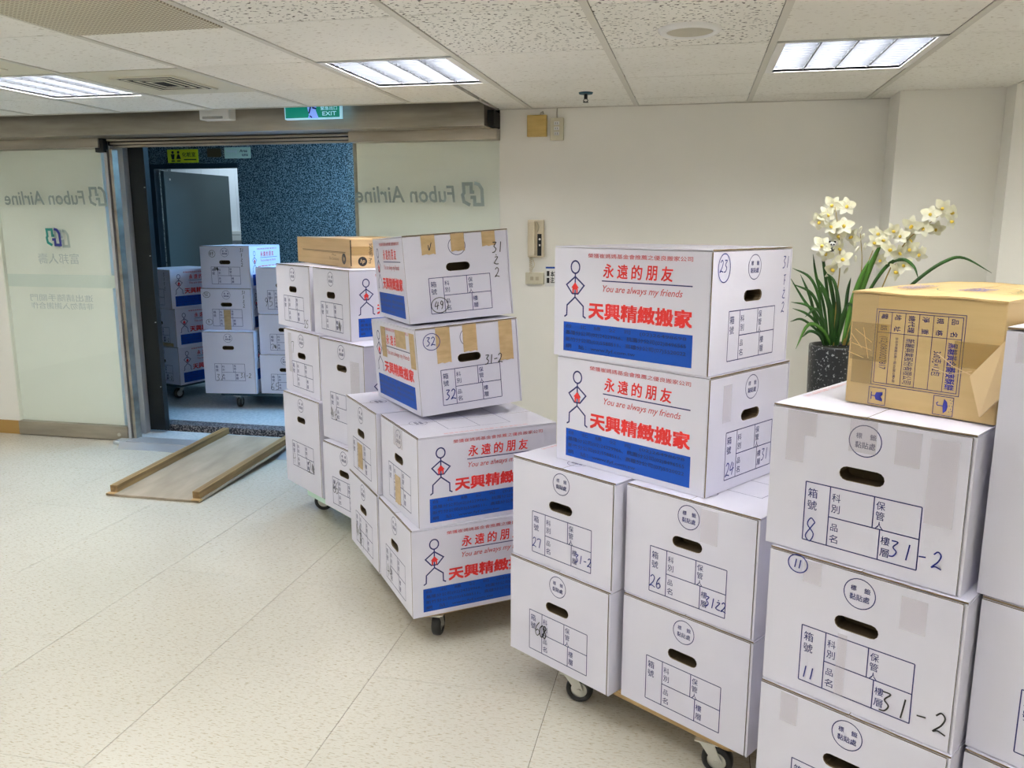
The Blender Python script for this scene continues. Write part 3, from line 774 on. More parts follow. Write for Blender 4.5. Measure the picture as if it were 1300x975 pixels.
# signs in the lobby
def sign(name, label, x0, x1, z0, z1, m, y=6.888, cat='sign'):
    bm = bmesh.new(); box(bm, 0, x1-x0, 0, .010, 0, z1-z0, 0, .002); o = obj('sign_plate', bm, m)
    e = empty(name, (x0, y, z0)); o.parent = e; tag(e, label, cat); return e
s = sign('washroom_sign', 'yellow washroom sign with a man and a woman on the granite lintel', -4.722, -4.415, EYE+.545, EYE+.662, 'yellowsign')
P = Print(); Wd = .307
for cx in (.055, .112):
    P.poly([(cx+.013*math.cos(a*PI/6), .092+.013*math.sin(a*PI/6)) for a in range(12)], 'signblack')
    if cx < .1: P.poly([(cx-.012, .03), (cx+.012, .03), (cx+.020, .076), (cx-.020, .076)], 'signblack')
    else: P.poly([(cx-.024, .034), (cx+.024, .034), (cx+.008, .076), (cx-.008, .076)], 'signblack')
    P.rect(cx-.018, cx+.018, .012, .022, 'signblack')
P.text('化粧室', .150, .285, .050, .092, 'signblack', .012); P.rect(.165, .290, .022, .032, 'signblack')
put('sign_print', P.mesh('sign_print'), s)
sign('brown_plate', 'small blank brown plate between the two lobby signs', -4.322, -4.185, EYE+.590, EYE+.665, 'brownplate', cat='plate')
s = sign('area_sign', 'pale green area sign right of the brown plate', -4.150, -3.895, EYE+.575, EYE+.672, 'palesign')
P = Print(); P.text('Smoking', .018, .125, .045, .078, 'white', .004, .1); P.text('Area', .150, .225, .052, .078, 'signblack', .012, .15); P.text('吸菸區', .172, .232, .018, .038, 'signblack', .01)
put('sign_print', P.mesh('sign_print'), s)
# exit sign, hung in front of the beam and rising past the ceiling edge
e = empty('exit_sign', (-2.325, 4.515, EYE+.585)); tag(e, 'green illuminated EXIT sign hanging below the ceiling edge', 'exit sign')
bm = bmesh.new(); box(bm, 0, .342, 0, .03, 0, .125, 0, .003); obj('sign_case', bm, 'exitwhite', e)
P = Print(); P.rect(.006, .336, .007, .118, 'green', .0006)
P.poly([(.142, .004), (.208, .004), (.192, .045), (.200, .075), (.200, .118), (.142, .118), (.142, .06), (.150, .02)], 'exitblue', .0009)
P.line([(.168, .092), (.160, .062), (.150, .030)], .009, 'exitdark', .0012); P.line([(.172, .096), (.176, .060), (.196, .055)], .009, 'exitdark', .0012)
P.line([(.154, .018), (.168, .008)], .008, 'exitdark', .0012); P.poly([(.170+.009*math.cos(a*PI/6), .106+.009*math.sin(a*PI/6)) for a in range(12)], 'exitdark', .0012)
P.text('緊急出口', .222, .322, .046, .066, 'exitwhite', .012, off=.0012); P.text('EXIT', .232, .316, .017, .039, 'exitwhite', .02, off=.0012)
put('sign_print', P.mesh('sign_print'), e)
bm = bmesh.new(); box(bm, .05, .07, .03, .09, .07, .09); box(bm, .27, .29, .03, .09, .07, .09); obj('sign_bracket', bm, 'grey', e)
e = empty('door_sensor', (-2.87, 4.52, EYE+.598)); tag(e, 'small white door sensor under the ceiling edge', 'sensor')
bm = bmesh.new(); box(bm, 0, .19, 0, .08, 0, .075, 0, .006); obj('sensor_case', bm, 'white', e)
bm = bmesh.new(); box(bm, .02, .15, -.003, .01, .004, .018, 0, .002); obj('sensor_eye', bm, 'grey', e)

# things on the cream wall
e = empty('junction_box', (-.972, 4.78, EYE+.49)); tag(e, 'square yellow junction box high on the cream wall', 'junction box')
bm = bmesh.new(); box(bm, 0, .113, 0, .03, 0, .118, 0, .004); obj('box_case', bm, 'woodbox', e)
bm = bmesh.new(); box(bm, .002, .111, -.004, 0, .008, .110, 0, .002); obj('box_cover', bm, 'woodbox', e)
bm = bmesh.new(); tube(bm, [(.075, .012, .117), (.078, .010, .130), (.09, .012, .136), (.09, .025, .125)], .003); obj('wire_loop', bm, 'cord', e)
e = empty('wall_outlet', (-.841, 4.785, EYE+.468)); tag(e, 'cream double outlet beside the yellow junction box', 'outlet')
bm = bmesh.new(); box(bm, 0, .078, 0, .025, 0, .122, 0, .005); obj('outlet_plate', bm, 'outlet', e)
for k in range(3):
    bm = bmesh.new(); box(bm, .024, .054, -.004, .001, .026+.028*k, .046+.028*k, 0, .002); g = obj('outlet_insert', bm, 'white', e)
    bm = bmesh.new(); box(bm, .032, .034, -.0048, -.003, .031+.028*k, .041+.028*k); box(bm, .043, .045, -.0048, -.003, .031+.028*k, .041+.028*k); obj('outlet_slots', bm, 'black', g)
bm = bmesh.new(); tube(bm, [(.039, .016, .12), (.037, .018, .15), (.039, .018, .177)], .0035); obj('outlet_cord', bm, 'cord', e)
e = empty('intercom_phone', (-.966, 4.765, EYE-.188)); tag(e, 'ivory intercom handset on the cream wall', 'telephone')
bm = bmesh.new(); box(bm, 0, .096, .012, .045, 0, .215, 0, .008); obj('phone_base', bm, 'plastic', e)
bm = bmesh.new(); box(bm, .006, .050, -.022, .016, .008, .207, 0, .011)
for v_ in bm.verts:
    if .06 < v_.co.z < .15: v_.co.y += .010
obj('handset', bm, 'plastic', e)
bm = bmesh.new(); box(bm, .060, .084, .009, .014, .010, .135, 0, .001); pn = obj('button_strip', bm, 'black', e)
bm = bmesh.new(); cyl(bm, (.074, .006, .105), (.074, .010, .105), .006); box(bm, .070, .078, .006, .010, .066, .076); obj('call_button', bm, 'white', pn)
bm = bmesh.new(); tube(bm, spline([(.055, .010, .205), (.068, .006, .175), (.060, .008, .145)], 5), .0025); obj('hook', bm, 'plasticdark', e)
bm = bmesh.new(); tube(bm, [(.02+.008*math.cos(k*.9), .02+.006*math.sin(k*.9), -.0016*k) for k in range(60)], .0022, 6)
tube(bm, spline([(.028, .02, 0), (.045, .006, -.04), (.03, .002, -.070)], 6), .0025, 6)
obj('phone_cord', bm, 'plastic', e)
e = empty('telephone_jack', (-.98, 4.79, EYE-.345)); tag(e, 'ivory wall jack below the intercom handset', 'outlet')
bm = bmesh.new(); box(bm, 0, .110, 0, .02, 0, .070, 0, .004); obj('jack_plate', bm, 'outlet', e)
for x in (.040, .072):
    bm = bmesh.new(); box(bm, x-.010, x+.010, -.004, .002, .024, .046, 0, .002); obj('jack_socket', bm, 'plasticdark', e)
e = empty('wall_notice', (-.864, 4.803, EYE-.356)); tag(e, 'small printed notice on the wall beside the telephone jack', 'notice')
bm = bmesh.new(); box(bm, 0, .085, 0, .006, 0, .118, 0, .001); obj('notice_card', bm, 'white', e)
P = Print(); P.rect(.004, .081, .104, .114, 'blue'); P.rect(.010, .026, .06, .09, 'signblack'); P.rect(.010, .026, .02, .05, 'signblack'); P.text('本案\n注意', .032, .076, .02, .09, 'signblack', .01)
put('notice_print', P.mesh('notice_print'), e)

# ------------------------------------------------------------------ dollies
def make_caster_meshes():
    bm = bmesh.new(); box(bm, -.032, .032, -.032, .032, -.004, 0); cyl(bm, (0, 0, -.014), (0, 0, -.004), .020, n=16)
    for s in (-1, 1):
        v = [(s*.019, -.020, -.012), (s*.019, .020, -.012), (s*.019, .040, -.058), (s*.019, .024, -.070), (s*.019, .008, -.050)]
        a = [bm.verts.new((p[0], p[1], p[2])) for p in v]; b = [bm.verts.new((p[0]-s*.002, p[1], p[2])) for p in v]
        bm.faces.new(a); bm.faces.new(b[::-1])
        for i in range(5): bm.faces.new((a[i], b[i], b[(i+1) % 5], a[(i+1) % 5]))
    box(bm, -.019, .019, -.020, .020, -.014, -.011)
    bmesh.ops.recalc_face_normals(bm, faces=bm.faces)
    cb = bpy.data.meshes.new('caster_bracket'); bm.to_mesh(cb); bm.free(); cb.materials.append(MT['zinc'])
    bm = bmesh.new(); n = 28
    prof = [(-.0165, .026), (-.0170, .035), (-.012, .041), (0, .0428), (.012, .041), (.0170, .035), (.0165, .026)]
    R_ = [[bm.verts.new((x, .026+r*math.cos(2*PI*k/n), -.059+r*math.sin(2*PI*k/n))) for k in range(n)] for x, r in prof]
    for A, B in zip(R_, R_[1:]+R_[:1]):
        for k in range(n):
            f = bm.faces.new((A[k], A[(k+1) % n], B[(k+1) % n], B[k])); f.smooth = True
    bmesh.ops.recalc_face_normals(bm, faces=bm.faces)
    wh = bpy.data.meshes.new('wheel'); bm.to_mesh(wh); bm.free(); wh.materials.append(MT['rubber'])
    bm = bmesh.new(); cyl(bm, (-.012, .026, -.059), (.012, .026, -.059), .0262, n=20); cyl(bm, (-.0215, .026, -.059), (.0215, .026, -.059), .007, n=8)
    hb = bpy.data.meshes.new('wheel_hub'); bm.to_mesh(hb); bm.free(); hb.materials.append(MT['zinc'])
    return cb, wh, hb
CB, WH, HB = make_caster_meshes()
def dolly(label, x, y, deg, x0, x1, y0, y1, top, deck='ply', z=0, group='box dollies', wheels=None, thick=.02, turn=(0, 20, -15, 40)):
    e = empty('dolly', (x, y, z), math.radians(deg)); tag(e, label, 'dolly', None)
    bm = bmesh.new(); r = .035; n = 5; pts = []
    for cx, cy, a0 in ((x1-r, y0+r, -90), (x1-r, y1-r, 0), (x0+r, y1-r, 90), (x0+r, y0+r, 180)):
        for k in range(n): a = math.radians(a0+90*k/(n-1)); pts.append((cx+r*math.cos(a), cy+r*math.sin(a)))
    A = [bm.verts.new((p[0], p[1], top-thick)) for p in pts]; B = [bm.verts.new((p[0], p[1], top-.0005)) for p in pts]
    bm.faces.new(A[::-1]); bm.faces.new(B)
    for i in range(len(pts)): bm.faces.new((A[i], A[(i+1) % len(pts)], B[(i+1) % len(pts)], B[i]))
    obj('deck', bm, deck, e)
    sc_ = (top-thick)/.1015
    wheels = wheels or ((x0+.07, y0+.07), (x1-.07, y0+.07), (x0+.07, y1-.07), (x1-.07, y1-.07))
    for k, (a, b) in enumerate(wheels):
        c = put('caster', CB, e, (a, b, top-thick), (0, 0, math.radians(turn[k % 4]))); c.scale = (sc_,)*3
        put('wheel', WH, c); put('wheel_hub', HB, c)
    return e
FB = EYE-1.339       # height of the deck tops in the hall
dolly('plywood dolly whose rough board edge and two casters show under the front stack', -.162, 2.202, -32.8, -.30, .365, .012, .88, FB, wheels=((-.215, .03), (.272, .035), (-.2, .80), (.28, .80)), turn=(-60, -70, 20, -30))
dolly('plywood dolly below the picture edge, carrying the nearest white stack', .188, 1.823, -33, .02, .78, .02, .80, FB)
# two-box wide dolly under the middle stack
dolly('plywood dolly under the middle stack with two turned boxes on top', -.904, 2.516, 38, .03, .72, .03, .74, FB, wheels=((.105, .06), (.60, .08), (.10, .68), (.62, .68)), turn=(-35, -60, 10, 35))
D3 = EYE-1.319
dolly('mint-edged dolly under the leftmost hall stack', -2.057, 3.830, -38, .205, .86, .0, .72, D3, 'mint', wheels=((.165, .09), (.76, .09), (.20, .62), (.76, .62)), turn=(-40, 10, 20, 5), thick=.024)
LF = .06
dolly('dark-decked dolly in the lobby under the grey-lit boxes', -3.66, 5.60, 8, .10, .80, .02, .62, EYE-1.281-LF, 'darkdeck', z=LF, wheels=((.24, .05), (.70, .06), (.2, .55), (.7, .55)))
dolly('dark-decked dolly in the lobby under the blue-lit boxes', -4.02, 5.83, -14+90, -.0, .53, .02, .60, EYE-1.28-LF, 'darkdeck', z=LF, turn=(80, 100, 60, 90))

# ------------------------------------------------------------------ boxes
def circled(P, cx, cz, rx, rz, k='pen_blue'): P.ring(cx, cz, rx, .0026, k, .0019, rz=rz)
def z(t): return EYE+t
b0 = -1.339
# dolly with 26 / 27
def pen(P, H): write(P, '27', .088, .078-.03, .030); write(P, '31-2', .262, .048, .026, wd=.003)
carton('white box marked 27 with a handle slot, resting on the box marked 68', -.5293, 2.4134, z(b0+.32), -33.5, pen=pen, lid=True)
def pen(P, H): write(P, '6', .112, .085, .046, 'pen_black'); write(P, '08', .130, .085, .040, 'pen_black', .004, .3)
carton('white box marked 68 in the bottom row, under the box marked 27', -.5354, 2.4066, z(b0), -33.4, pen=pen)
def pen(P, H): write(P, '26', .088, .045, .034); write(P, '31', .262, .046, .028, wd=.003); write(P, 'Z2', .295, .046, .026, wd=.003)
carton('white box marked 26, directly under the large printed box marked 24', -.1619, 2.2095, z(b0+.32), -33.0, pen=pen, lid=True, clear=((.24, .29, .215, .305),))
carton('white box with an empty form, bottom row above the plywood deck edge', -.1621, 2.2021, z(b0), -33.0)
def pen(P, H): write(P, '24', .088, .040, .036, wd=.0032); write(P, '31', .270, .050, .032)
carton('box with red and blue print marked 24, second from the top of its stack', .0472, 2.1141, z(b0+.64), 56.1, left=True, pen=pen, lid=True, clear=((.06, .10, .19, .29),))
def pen(P, H):
    write(P, '23', .030, .262, .030); circled(P, .050, .272, .028, .036)
    write(P, '31', .350, .262, .032, wd=.003); write(P, 'FZ2', .357, .215, .028, down=True)
carton('topmost box with red and blue print, 23 circled on its end', .0399, 2.1176, z(b0+.96), 56.9, left=True, pen=pen, lid=True)
# right front stack
def pen(P, H): write(P, '8', .090, .030, .052, wd=.0026); write(P, '31-2', .268, .045, .034, gap=.80)
carton('white box marked 8 with the brown carton standing on it', .1773, 1.8417, z(b0+.64), -32.6, pen=pen, lid='red',
       clear=((.035, .075, .20, .31), (.075, .10, .26, .31), (.17, .225, .245, .312), (.262, .310, .235, .305), (.326, .378, .130, .300)))
def pen(P, H):
    write(P, '11', .092, .040, .028, gap=.55); circled(P, .066, .296, .022, .020); write(P, '11', .056, .286, .020, gap=.5)
    write(P, '31-2', .262, .035, .044, 'pen_black', .0032, .80)
carton('white box marked 11, under the box marked 8', .1876, 1.8226, z(b0+.32), -32.8, pen=pen, clear=((.08, .12, .26, .31), (.285, .335, .225, .295), (.165, .185, .03, .17)))
carton('white box cut off by the bottom of the picture, under the box marked 11', .1850, 1.815, z(b0), -32.8, clear=((.05, .09, .24, .31),))
# far right stack, tall box on top
carton('tall white box at the right edge with no visible form', .556, 1.654, z(b0+.64), -36.5, H=BT, zs=1.08, lid=True, clear=((.02, .35, .42, .47),))
carton('white box at the right edge, under the tall white box', .5635, 1.645, z(b0+.32), -36.5, clear=((.09, .16, .19, .27), (.11, .15, .30, .313)))
carton('white box at the lower right corner, at the bottom of its stack', .560, 1.635, z(b0), -36.5)
# middle stack
def pen(P, H): pass
carton('printed box with a kraft tape strip over its form, under the turned box marked 32', -.8816, 2.5373, z(b0+.32), 129, w_type=True, lid=True, tapes=((.155, .215, .022, .130),), clear=((.15, .25, .24, .31),))
def pen(P, H): write(P, '44', .10, .040, .050, 'pen_black', .0030)
carton('lowest box with red and blue print, right above a black wheel', -.9043, 2.5157, z(b0), 127.2, w_type=True, pen=pen)
carton('narrowly seen box with kraft tape over its form, left of the printed middle boxes', -1.155, 2.852, z(b0+.32), 129.5, w_type=True, lid=True, tapes=((.150, .215, .045, .150),))
def pen(P, H): write(P, '~4', .09, .05, .060, 'pen_black'); write(P, '~7', .14, .02, .050, 'pen_black', .002)
carton('narrowly seen bottom box with scribbled form, left of the lowest printed box', -1.157, 2.845, z(b0), 128.5, w_type=True, pen=pen)
def pen(P, H):
    write(P, '32', .038, .255, .030, wd=.0032); circled(P, .058, .268, .032, .030)
    write(P, '31-2', .262, .160, .034, 'pen_black', .0034, .52); write(P, '32', .095, .050, .036, wd=.0036)
carton('turned box marked 32 with three kraft tapes, second from the top of the middle stack', -.9429, 2.7677, z(-1.333+.64)+.010, 38.8, left=True, pen=pen, tilt=(-.030, -.058),
       tapes=((.075, .130, .185, .315), (.180, .235, .215, .315), (.325, .380, .165, .315)), side_tapes=((.12, .18, .18, .30), (.30, .42, .235, .30), (.46, .515, .17, .30)))
def pen(P, H):
    write(P, '31', .338, .235, .038, 'pen_black', .0032); write(P, 'Z2', .342, .190, .034, 'pen_black', .0030, down=True)
    write(P, '49', .100, .045, .030, 'pen_black'); circled(P, .118, .060, .032, .028, 'pen_black'); write(P, 'V', .092, .262, .026, 'pen_black', .003)
carton('topmost turned box with 49 circled and three short kraft tapes', -1.0107, 2.8487, z(-1.333+.96)+.014, 33.3, left=True, pen=pen, tilt=(-.036, -.066),
       tapes=((.068, .120, .245, .315), (.180, .232, .250, .315), (.300, .352, .260, .315)))
# left hall stack
b3 = -1.319
def pen(P, H): write(P, '25', .325, .012, .040, 'pen_black', .0030)
carton('leftmost top white box, under the far end of the flat tan carton', -2.1491, 3.9942, z(b3+.80), -39.2, pen=pen)
def pen(P, H): write(P, '~', .275, .03, .060, 'pen_black', .003)
carton('top box with the blue stick figure, under the near end of the flat tan carton', -1.8043, 3.7104, z(b3+.80), -41.3, right=True, pen=pen)
def pen(P, H): write(P, '7', .085, .20, .060, 'pen_black', .0026)
carton('white box second from the top of the leftmost column', -2.0545, 3.8683, z(b3+.48), -39.1, pen=pen, lid=False, clear=((.05, .09, .1, .3),))
def pen(P, H): write(P, '4', .090, .115, .06, 'pen_black', .002); write(P, '2~', .262, .10, .060, 'pen_black', .003)
carton('tall white box at the bottom of the leftmost column', -2.0571, 3.8299, z(b3), -38.2, H=BT, pen=pen)
def pen(P, H): write(P, '~6', .085, .105, .060, 'pen_black'); write(P, '~', .30, .12, .06, 'pen_black')
carton('tall white box with a kraft tape at its foot, in the leftmost hall stack', -1.7151, 3.5697, z(b3+.32), -37.2, right=True, H=BT, pen=pen, tapes=((.245, .315, .005, .095),), clear=((.28, .36, .25, .40),))
def pen(P, H): write(P, '66', .090, .085, .060, 'pen_black', .003, .4)
carton('white bottom box over the mint dolly edge', -1.6915, 3.5059, z(b3), -38, pen=pen)
# lobby stacks
bl = -1.281
def pen(P, H): write(P, '49', .080, .245, .028, 'pen_black', .003); circled(P, .10, .26, .026, .026, 'pen_black'); write(P, '31', .330, .275, .026, 'pen_black', .003); write(P, 'FZ2', .335, .235, .026, 'pen_black', .003, down=True); write(P, '4~', .11, .13, .03, 'pen_black', .005)
carton('top box of the grey-lit lobby stack with a blue-lit printed side', -3.7231, 5.747, z(bl+.80), 3.1, right=True, pen=pen)
def pen(P, H): write(P, '52', .030, .262, .022, 'pen_black', .003); circled(P, .046, .27, .028, .022, 'pen_black'); write(P, '31', .330, .278, .024, 'pen_black', .003); write(P, 'FZ2', .335, .240, .024, 'pen_black', .003, down=True); circled(P, .055, .06, .026, .022, 'pen_black'); write(P, '9', .045, .05, .022, 'pen_black')
carton('lobby box with an upright kraft tape over its form', -3.7084, 5.700, z(bl+.48), 6.0, right=True, pen=pen, tapes=((.175, .230, .0, .155),))
def pen(P, H): write(P, '3/', .095, .10, .05, 'pen_black', .003); write(P, '31-2', .285, .125, .035, 'pen_black', .0032)
carton('tall lobby box at the bottom of the grey-lit column', -3.6593, 5.600, z(bl), 8.0, right=True, H=BT, pen=pen)
def pen(P, H): write(P, '95', .06, .05, .06, 'pen_black', .003)
carton('upper lobby box with its lid edge in shadow, right of the grey-lit column', -3.270, 5.76, z(bl+.61), 5, pen=pen, zs=1.1)
def pen(P, H): write(P, '7~', .09, .04, .04, 'pen_black', .003)
carton('middle lobby box, right of the grey-lit column', -3.245, 5.72, z(bl+.305), 5, pen=pen, zs=.953)
def pen(P, H): write(P, '65', .08, .03, .06, 'pen_black', .003)
carton('bottom lobby box, right of the tall lobby box', -3.237, 5.69, z(bl), 5, pen=pen, zs=.953)
ang = 164
def pen(P, H): write(P, '31FZ', .33, .265, .028, 'pen_black', .003, down=True)
carton('topmost blue-lit printed box by the black jamb', -4.035, 5.80, z(-1.28+.62), ang, w_type=True, pen=pen, zs=.965)
def pen(P, H): write(P, '31-2', .24, .04, .03, 'pen_black', .003)
carton('middle blue-lit printed box with a kraft tape foot, by the black jamb', -4.035, 5.83, z(-1.28+.31), ang-2, w_type=True, pen=pen, zs=.965, tapes=((.20, .36, .0, .03),))
carton('bottom blue-lit printed box beside the black door jamb', -4.03, 5.83, z(-1.28), ang, w_type=True, pen=pen, zs=.965)

# flat tan carton on the left hall stack
e = empty('flat_carton', (-2.144, 4.238, z(b3+1.12)), math.radians(-47.5)); tag(e, 'long flat tan cardboard carton on top of the leftmost hall stack', 'box')
Lc, Wc, Hc = .875, .42, .133
bm = bmesh.new(); box(bm, 0, Lc, 0, Wc, 0, Hc-.003, 0, .002); obj('carton_body', bm, 'browntan', e)
for y0, y1 in ((0, Wc/2-.001), (Wc/2+.001, Wc)):
    bm = bmesh.new(); box(bm, .0, Lc, y0, y1, Hc-.003, Hc); obj('carton_flap', bm, 'browntan', e)
P = Print(); P.text('Eco Solutions', .56, .70, .030, .044, 'kraft', .0); P.text('Plus', .60, .66, .050, .060, 'kraft', .0)
n = 20; cx, cz = .775, .040
P.poly([(cx+.030*math.cos(2*PI*k/n), cz+.026*math.sin(2*PI*k/n)) for k in range(n)], 'signblack')
P.text('hp', cx-.014, cx+.014, cz-.014, cz+.014, 'browntan', .01, .25, off=.0009)
put('carton_print', P.mesh('carton_print'), e)
P = Print(); P.rect(.10, .80, .068, .072, 'kraft'); P.rect(.10, .80, .064, .066, 'kraft'); put('fold_crease', P.mesh('fold_crease'), e)
P = Print(); n = 20; cx, cz = .055, .030
P.poly([(cx+.022*math.cos(2*PI*k/n), cz+.022*math.sin(2*PI*k/n)) for k in range(n)], 'signblack'); P.text('hp', cx-.012, cx+.012, cz-.012, cz+.012, 'browntan', .01, .25, off=.0009)
P.text('SCANJET', .085, .103, .050, .112, 'signblack', .01, turn=1); P.text('Pro', .085, .100, .020, .045, 'signblack', .01, turn=1); pass
P.rect(.145, .215, .015, .098, 'white'); P.rect(.152, .160, .055, .075, 'signblack', .0008); P.rect(.166, .174, .062, .092, 'signblack', .0008); P.rect(.18, .20, .03, .05, 'signblack', .0008)
put('carton_print', P.mesh('carton_end_print'), e, (Lc, 0, 0), (0, 0, PI/2))
P = Print(); P.rect(0, Wc, .058, .098, 'agedtape'); put('clear_tape', P.mesh('clear_tape'), e, (Lc, 0, 0), (0, 0, PI/2))
bm = bmesh.new(); box(bm, Lc-.0002, Lc+.003, -.003, .001, .01, Hc-.005); obj('corner_slit', bm, 'gap', e)

# brown carton on the box marked 8
Wb, Lb, Hb = .302, .50, .240
e = empty('brown_carton', (.329, 1.885, z(b0+.96)+.001), math.radians(-37)); tag(e, 'brown cardboard carton with a printed table and torn flap, on the box marked 8', 'box')
bm = bmesh.new(); box(bm, 0, Wb, 0, Lb, 0, Hb-.004, 0, .003); obj('carton_body', bm, 'brown', e)
for k, (x0, x1) in enumerate(((-.001, Wb/2-.001), (Wb/2+.001, Wb+.001))):
    bm = bmesh.new(); vs = box(bm, x0, x1, -.002, Lb, Hb-.004, Hb)
    bmesh.ops.subdivide_edges(bm, edges=bm.edges[:], cuts=3, use_grid_fill=True)
    for v_ in bm.verts: v_.co.z += .0015*math.sin(v_.co.x*37+v_.co.y*9)
    obj('carton_flap', bm, 'brown', e)
P = Print()
# printed table, lettering turned a quarter
tx0, tx1, tz0, tz1 = .055, .232, .046, .206
for a in (0, .005):
    P.line([(tx0+a, tz0+a), (tx1-a, tz0+a), (tx1-a, tz1-a), (tx0+a, tz1-a), (tx0+a, tz0+a)], .0013, 'navy')
nx = 6
for k in range(1, nx): xx = tx0+.005+(tx1-tx0-.010)*k/nx; P.line([(xx, tz0+.005), (xx, tz1-.005)], .0011, 'navy')
P.line([(tx0+.005, tz1-.048), (tx1-.005, tz1-.048)], .0011, 'navy')
cw = (tx1-tx0-.010)/nx
heads = ['電話', '地址', '總代理', '淨重', '規格', '品名']
vals = ['(02)0800027817', '台北市建國北路一段106號12樓A室', '新麗興業股份有限公司', '', '300克×12包', '黑糖黃金蕎麥酥餅']
for k in range(nx):
    xx = tx0+.005+cw*k; hh = heads[k]
    P.text(hh if len(hh) == 3 else hh[0]+'　'+hh[1], xx+.006, xx+cw-.008, tz1-.044, tz1-.009, 'navy', .006, turn=1)
    if vals[k]:
        zt_ = tz1-.056 if k != 4 else tz1-.075; zb_ = tz0+.010 if k not in (0, 4) else tz0+.035
        P.text(vals[k], xx+(.004 if k != 1 else .011), xx+cw-(.005 if k != 1 else .011), zb_, zt_, 'navy' if k != 5 else 'logonavy', .012 if k == 5 else .004, turn=1)
def icon_frame(x0, z0, s): P.line([(x0, z0), (x0+s, z0), (x0+s, z0+s), (x0, z0+s), (x0, z0)], .0014, 'navy')
ix, iz, s = .052, .004, .036
icon_frame(ix, iz, s)
P.poly([(ix+.016, iz+.010), (ix+.030, iz+.008), (ix+.030, iz+.013), (ix+.026, iz+.018), (ix+.030, iz+.022), (ix+.030, iz+.028), (ix+.016, iz+.026), (ix+.013, iz+.018)], 'logonavy')
P.line([(ix+.014, iz+.018), (ix+.006, iz+.018)], .002, 'logonavy'); P.line([(ix+.006, iz+.010), (ix+.006, iz+.026)], .002, 'logonavy')
ix = .186; icon_frame(ix, iz, .038)
P.poly([(ix+.020, iz+.004), (ix+.026, iz+.010), (ix+.028, iz+.019), (ix+.026, iz+.028), (ix+.020, iz+.034), (ix+.018, iz+.019)], 'logonavy')
P.line([(ix+.018, iz+.019), (ix+.008, iz+.019), (ix+.006, iz+.023), (ix+.009, iz+.026)], .0018, 'logonavy')
for a, b in ((.030, .008), (.033, .014), (.030, .020), (.033, .026), (.031, .032), (.035, .010), (.035, .020), (.035, .031)): P.rect(ix+a, ix+a+.0015, iz+b, iz+b+.0015, 'navy')
put('carton_print', P.mesh('carton_print'), e, (0, -.0004, 0))
for r_ in ((.004, .085, .095, .175), (.010, .055, .045, .105), (.215, .298, .105, .155)):
    P = Print(); P.rect(*r_, 'agedtape', .0012); put('aged_tape', P.mesh('aged_tape'), e)
P = Print(); P.rect(.0, .058, .0, .235, 'agedclear', .0016); put('clear_tape', P.mesh('clear_tape'), e)
# emblem on the carton top (oval, lettering, leaf sprig)
P = Print(); P.ring(.175, .20, .075, .003, 'leaf', rz=.10, n=36); P.text('黑糖', .145, .205, .155, .245, 'logonavy', .0, turn=1)
P.text('黃金蕎麥', .025, .075, .12, .26, 'logonavy', .0, turn=1)
for a in range(5): P.line([(.25, .12+.03*a), (.27, .135+.03*a), (.285, .13+.03*a)], .003, 'leaf'); P.ring(.262, .15+.03*a, .006, .002, 'leaf', n=8)
put('top_emblem', P.mesh('top_emblem'), e, (0, 0, Hb+.0022), (-PI/2, 0, 0))
# torn flap sticking out low on the right edge
bm = bmesh.new()
pts = [(Wb-.048, -.016, .092), (Wb+.003, -.004, .165), (Wb+.009, -.006, .060), (Wb-.022, -.020, .016)]
A = [bm.verts.new(p) for p in pts]; B = [bm.verts.new((p[0]+.001, p[1]+.004, p[2])) for p in pts]
bm.faces.new(A[::-1]); bm.faces.new(B)
for i in range(4): bm.faces.new((A[i], A[(i+1) % 4], B[(i+1) % 4], B[i]))
bmesh.ops.recalc_face_normals(bm, faces=bm.faces)
obj('torn_flap', bm, 'flapface', e)
P = Print(); P.line([(Wb-.118, .128), (Wb-.085, .105), (Wb-.05, .092)], .002, 'flapface', .002); P.line([(Wb-.125, .098), (Wb-.09, .088), (Wb-.05, .100)], .0015, 'flapface', .002)
for a, b, c, d in ((.004, .15, .03, .12), (.012, .16, .05, .135), (.0, .11, .035, .10), (.03, .165, .045, .10), (.006, .13, .05, .118)): P.line([(a, b), (c, d)], .0012, 'flapface', .002)
put('tape_wrinkles', P.mesh('tape_wrinkles'), e)
# pale yellow card beside it
e = empty('yellow_card', (.334, 1.935, z(b0+.96)+.001), math.radians(53)); tag(e, 'pale yellow card with a thin border, leaning beside the brown carton', 'card')
bm = bmesh.new(); box(bm, .08, .27, .006, .010, 0, .195); o = obj('card_sheet', bm, 'paleyellow', e); o.rotation_euler = (.06, 0, 0)
P = Print(); P.line([(.095, .015), (.255, .015), (.255, .180), (.095, .180), (.095, .015)], .002, 'outlet'); put('card_border', P.mesh('card_border'), e, (0, .0105, 0), (.06, 0, 0))

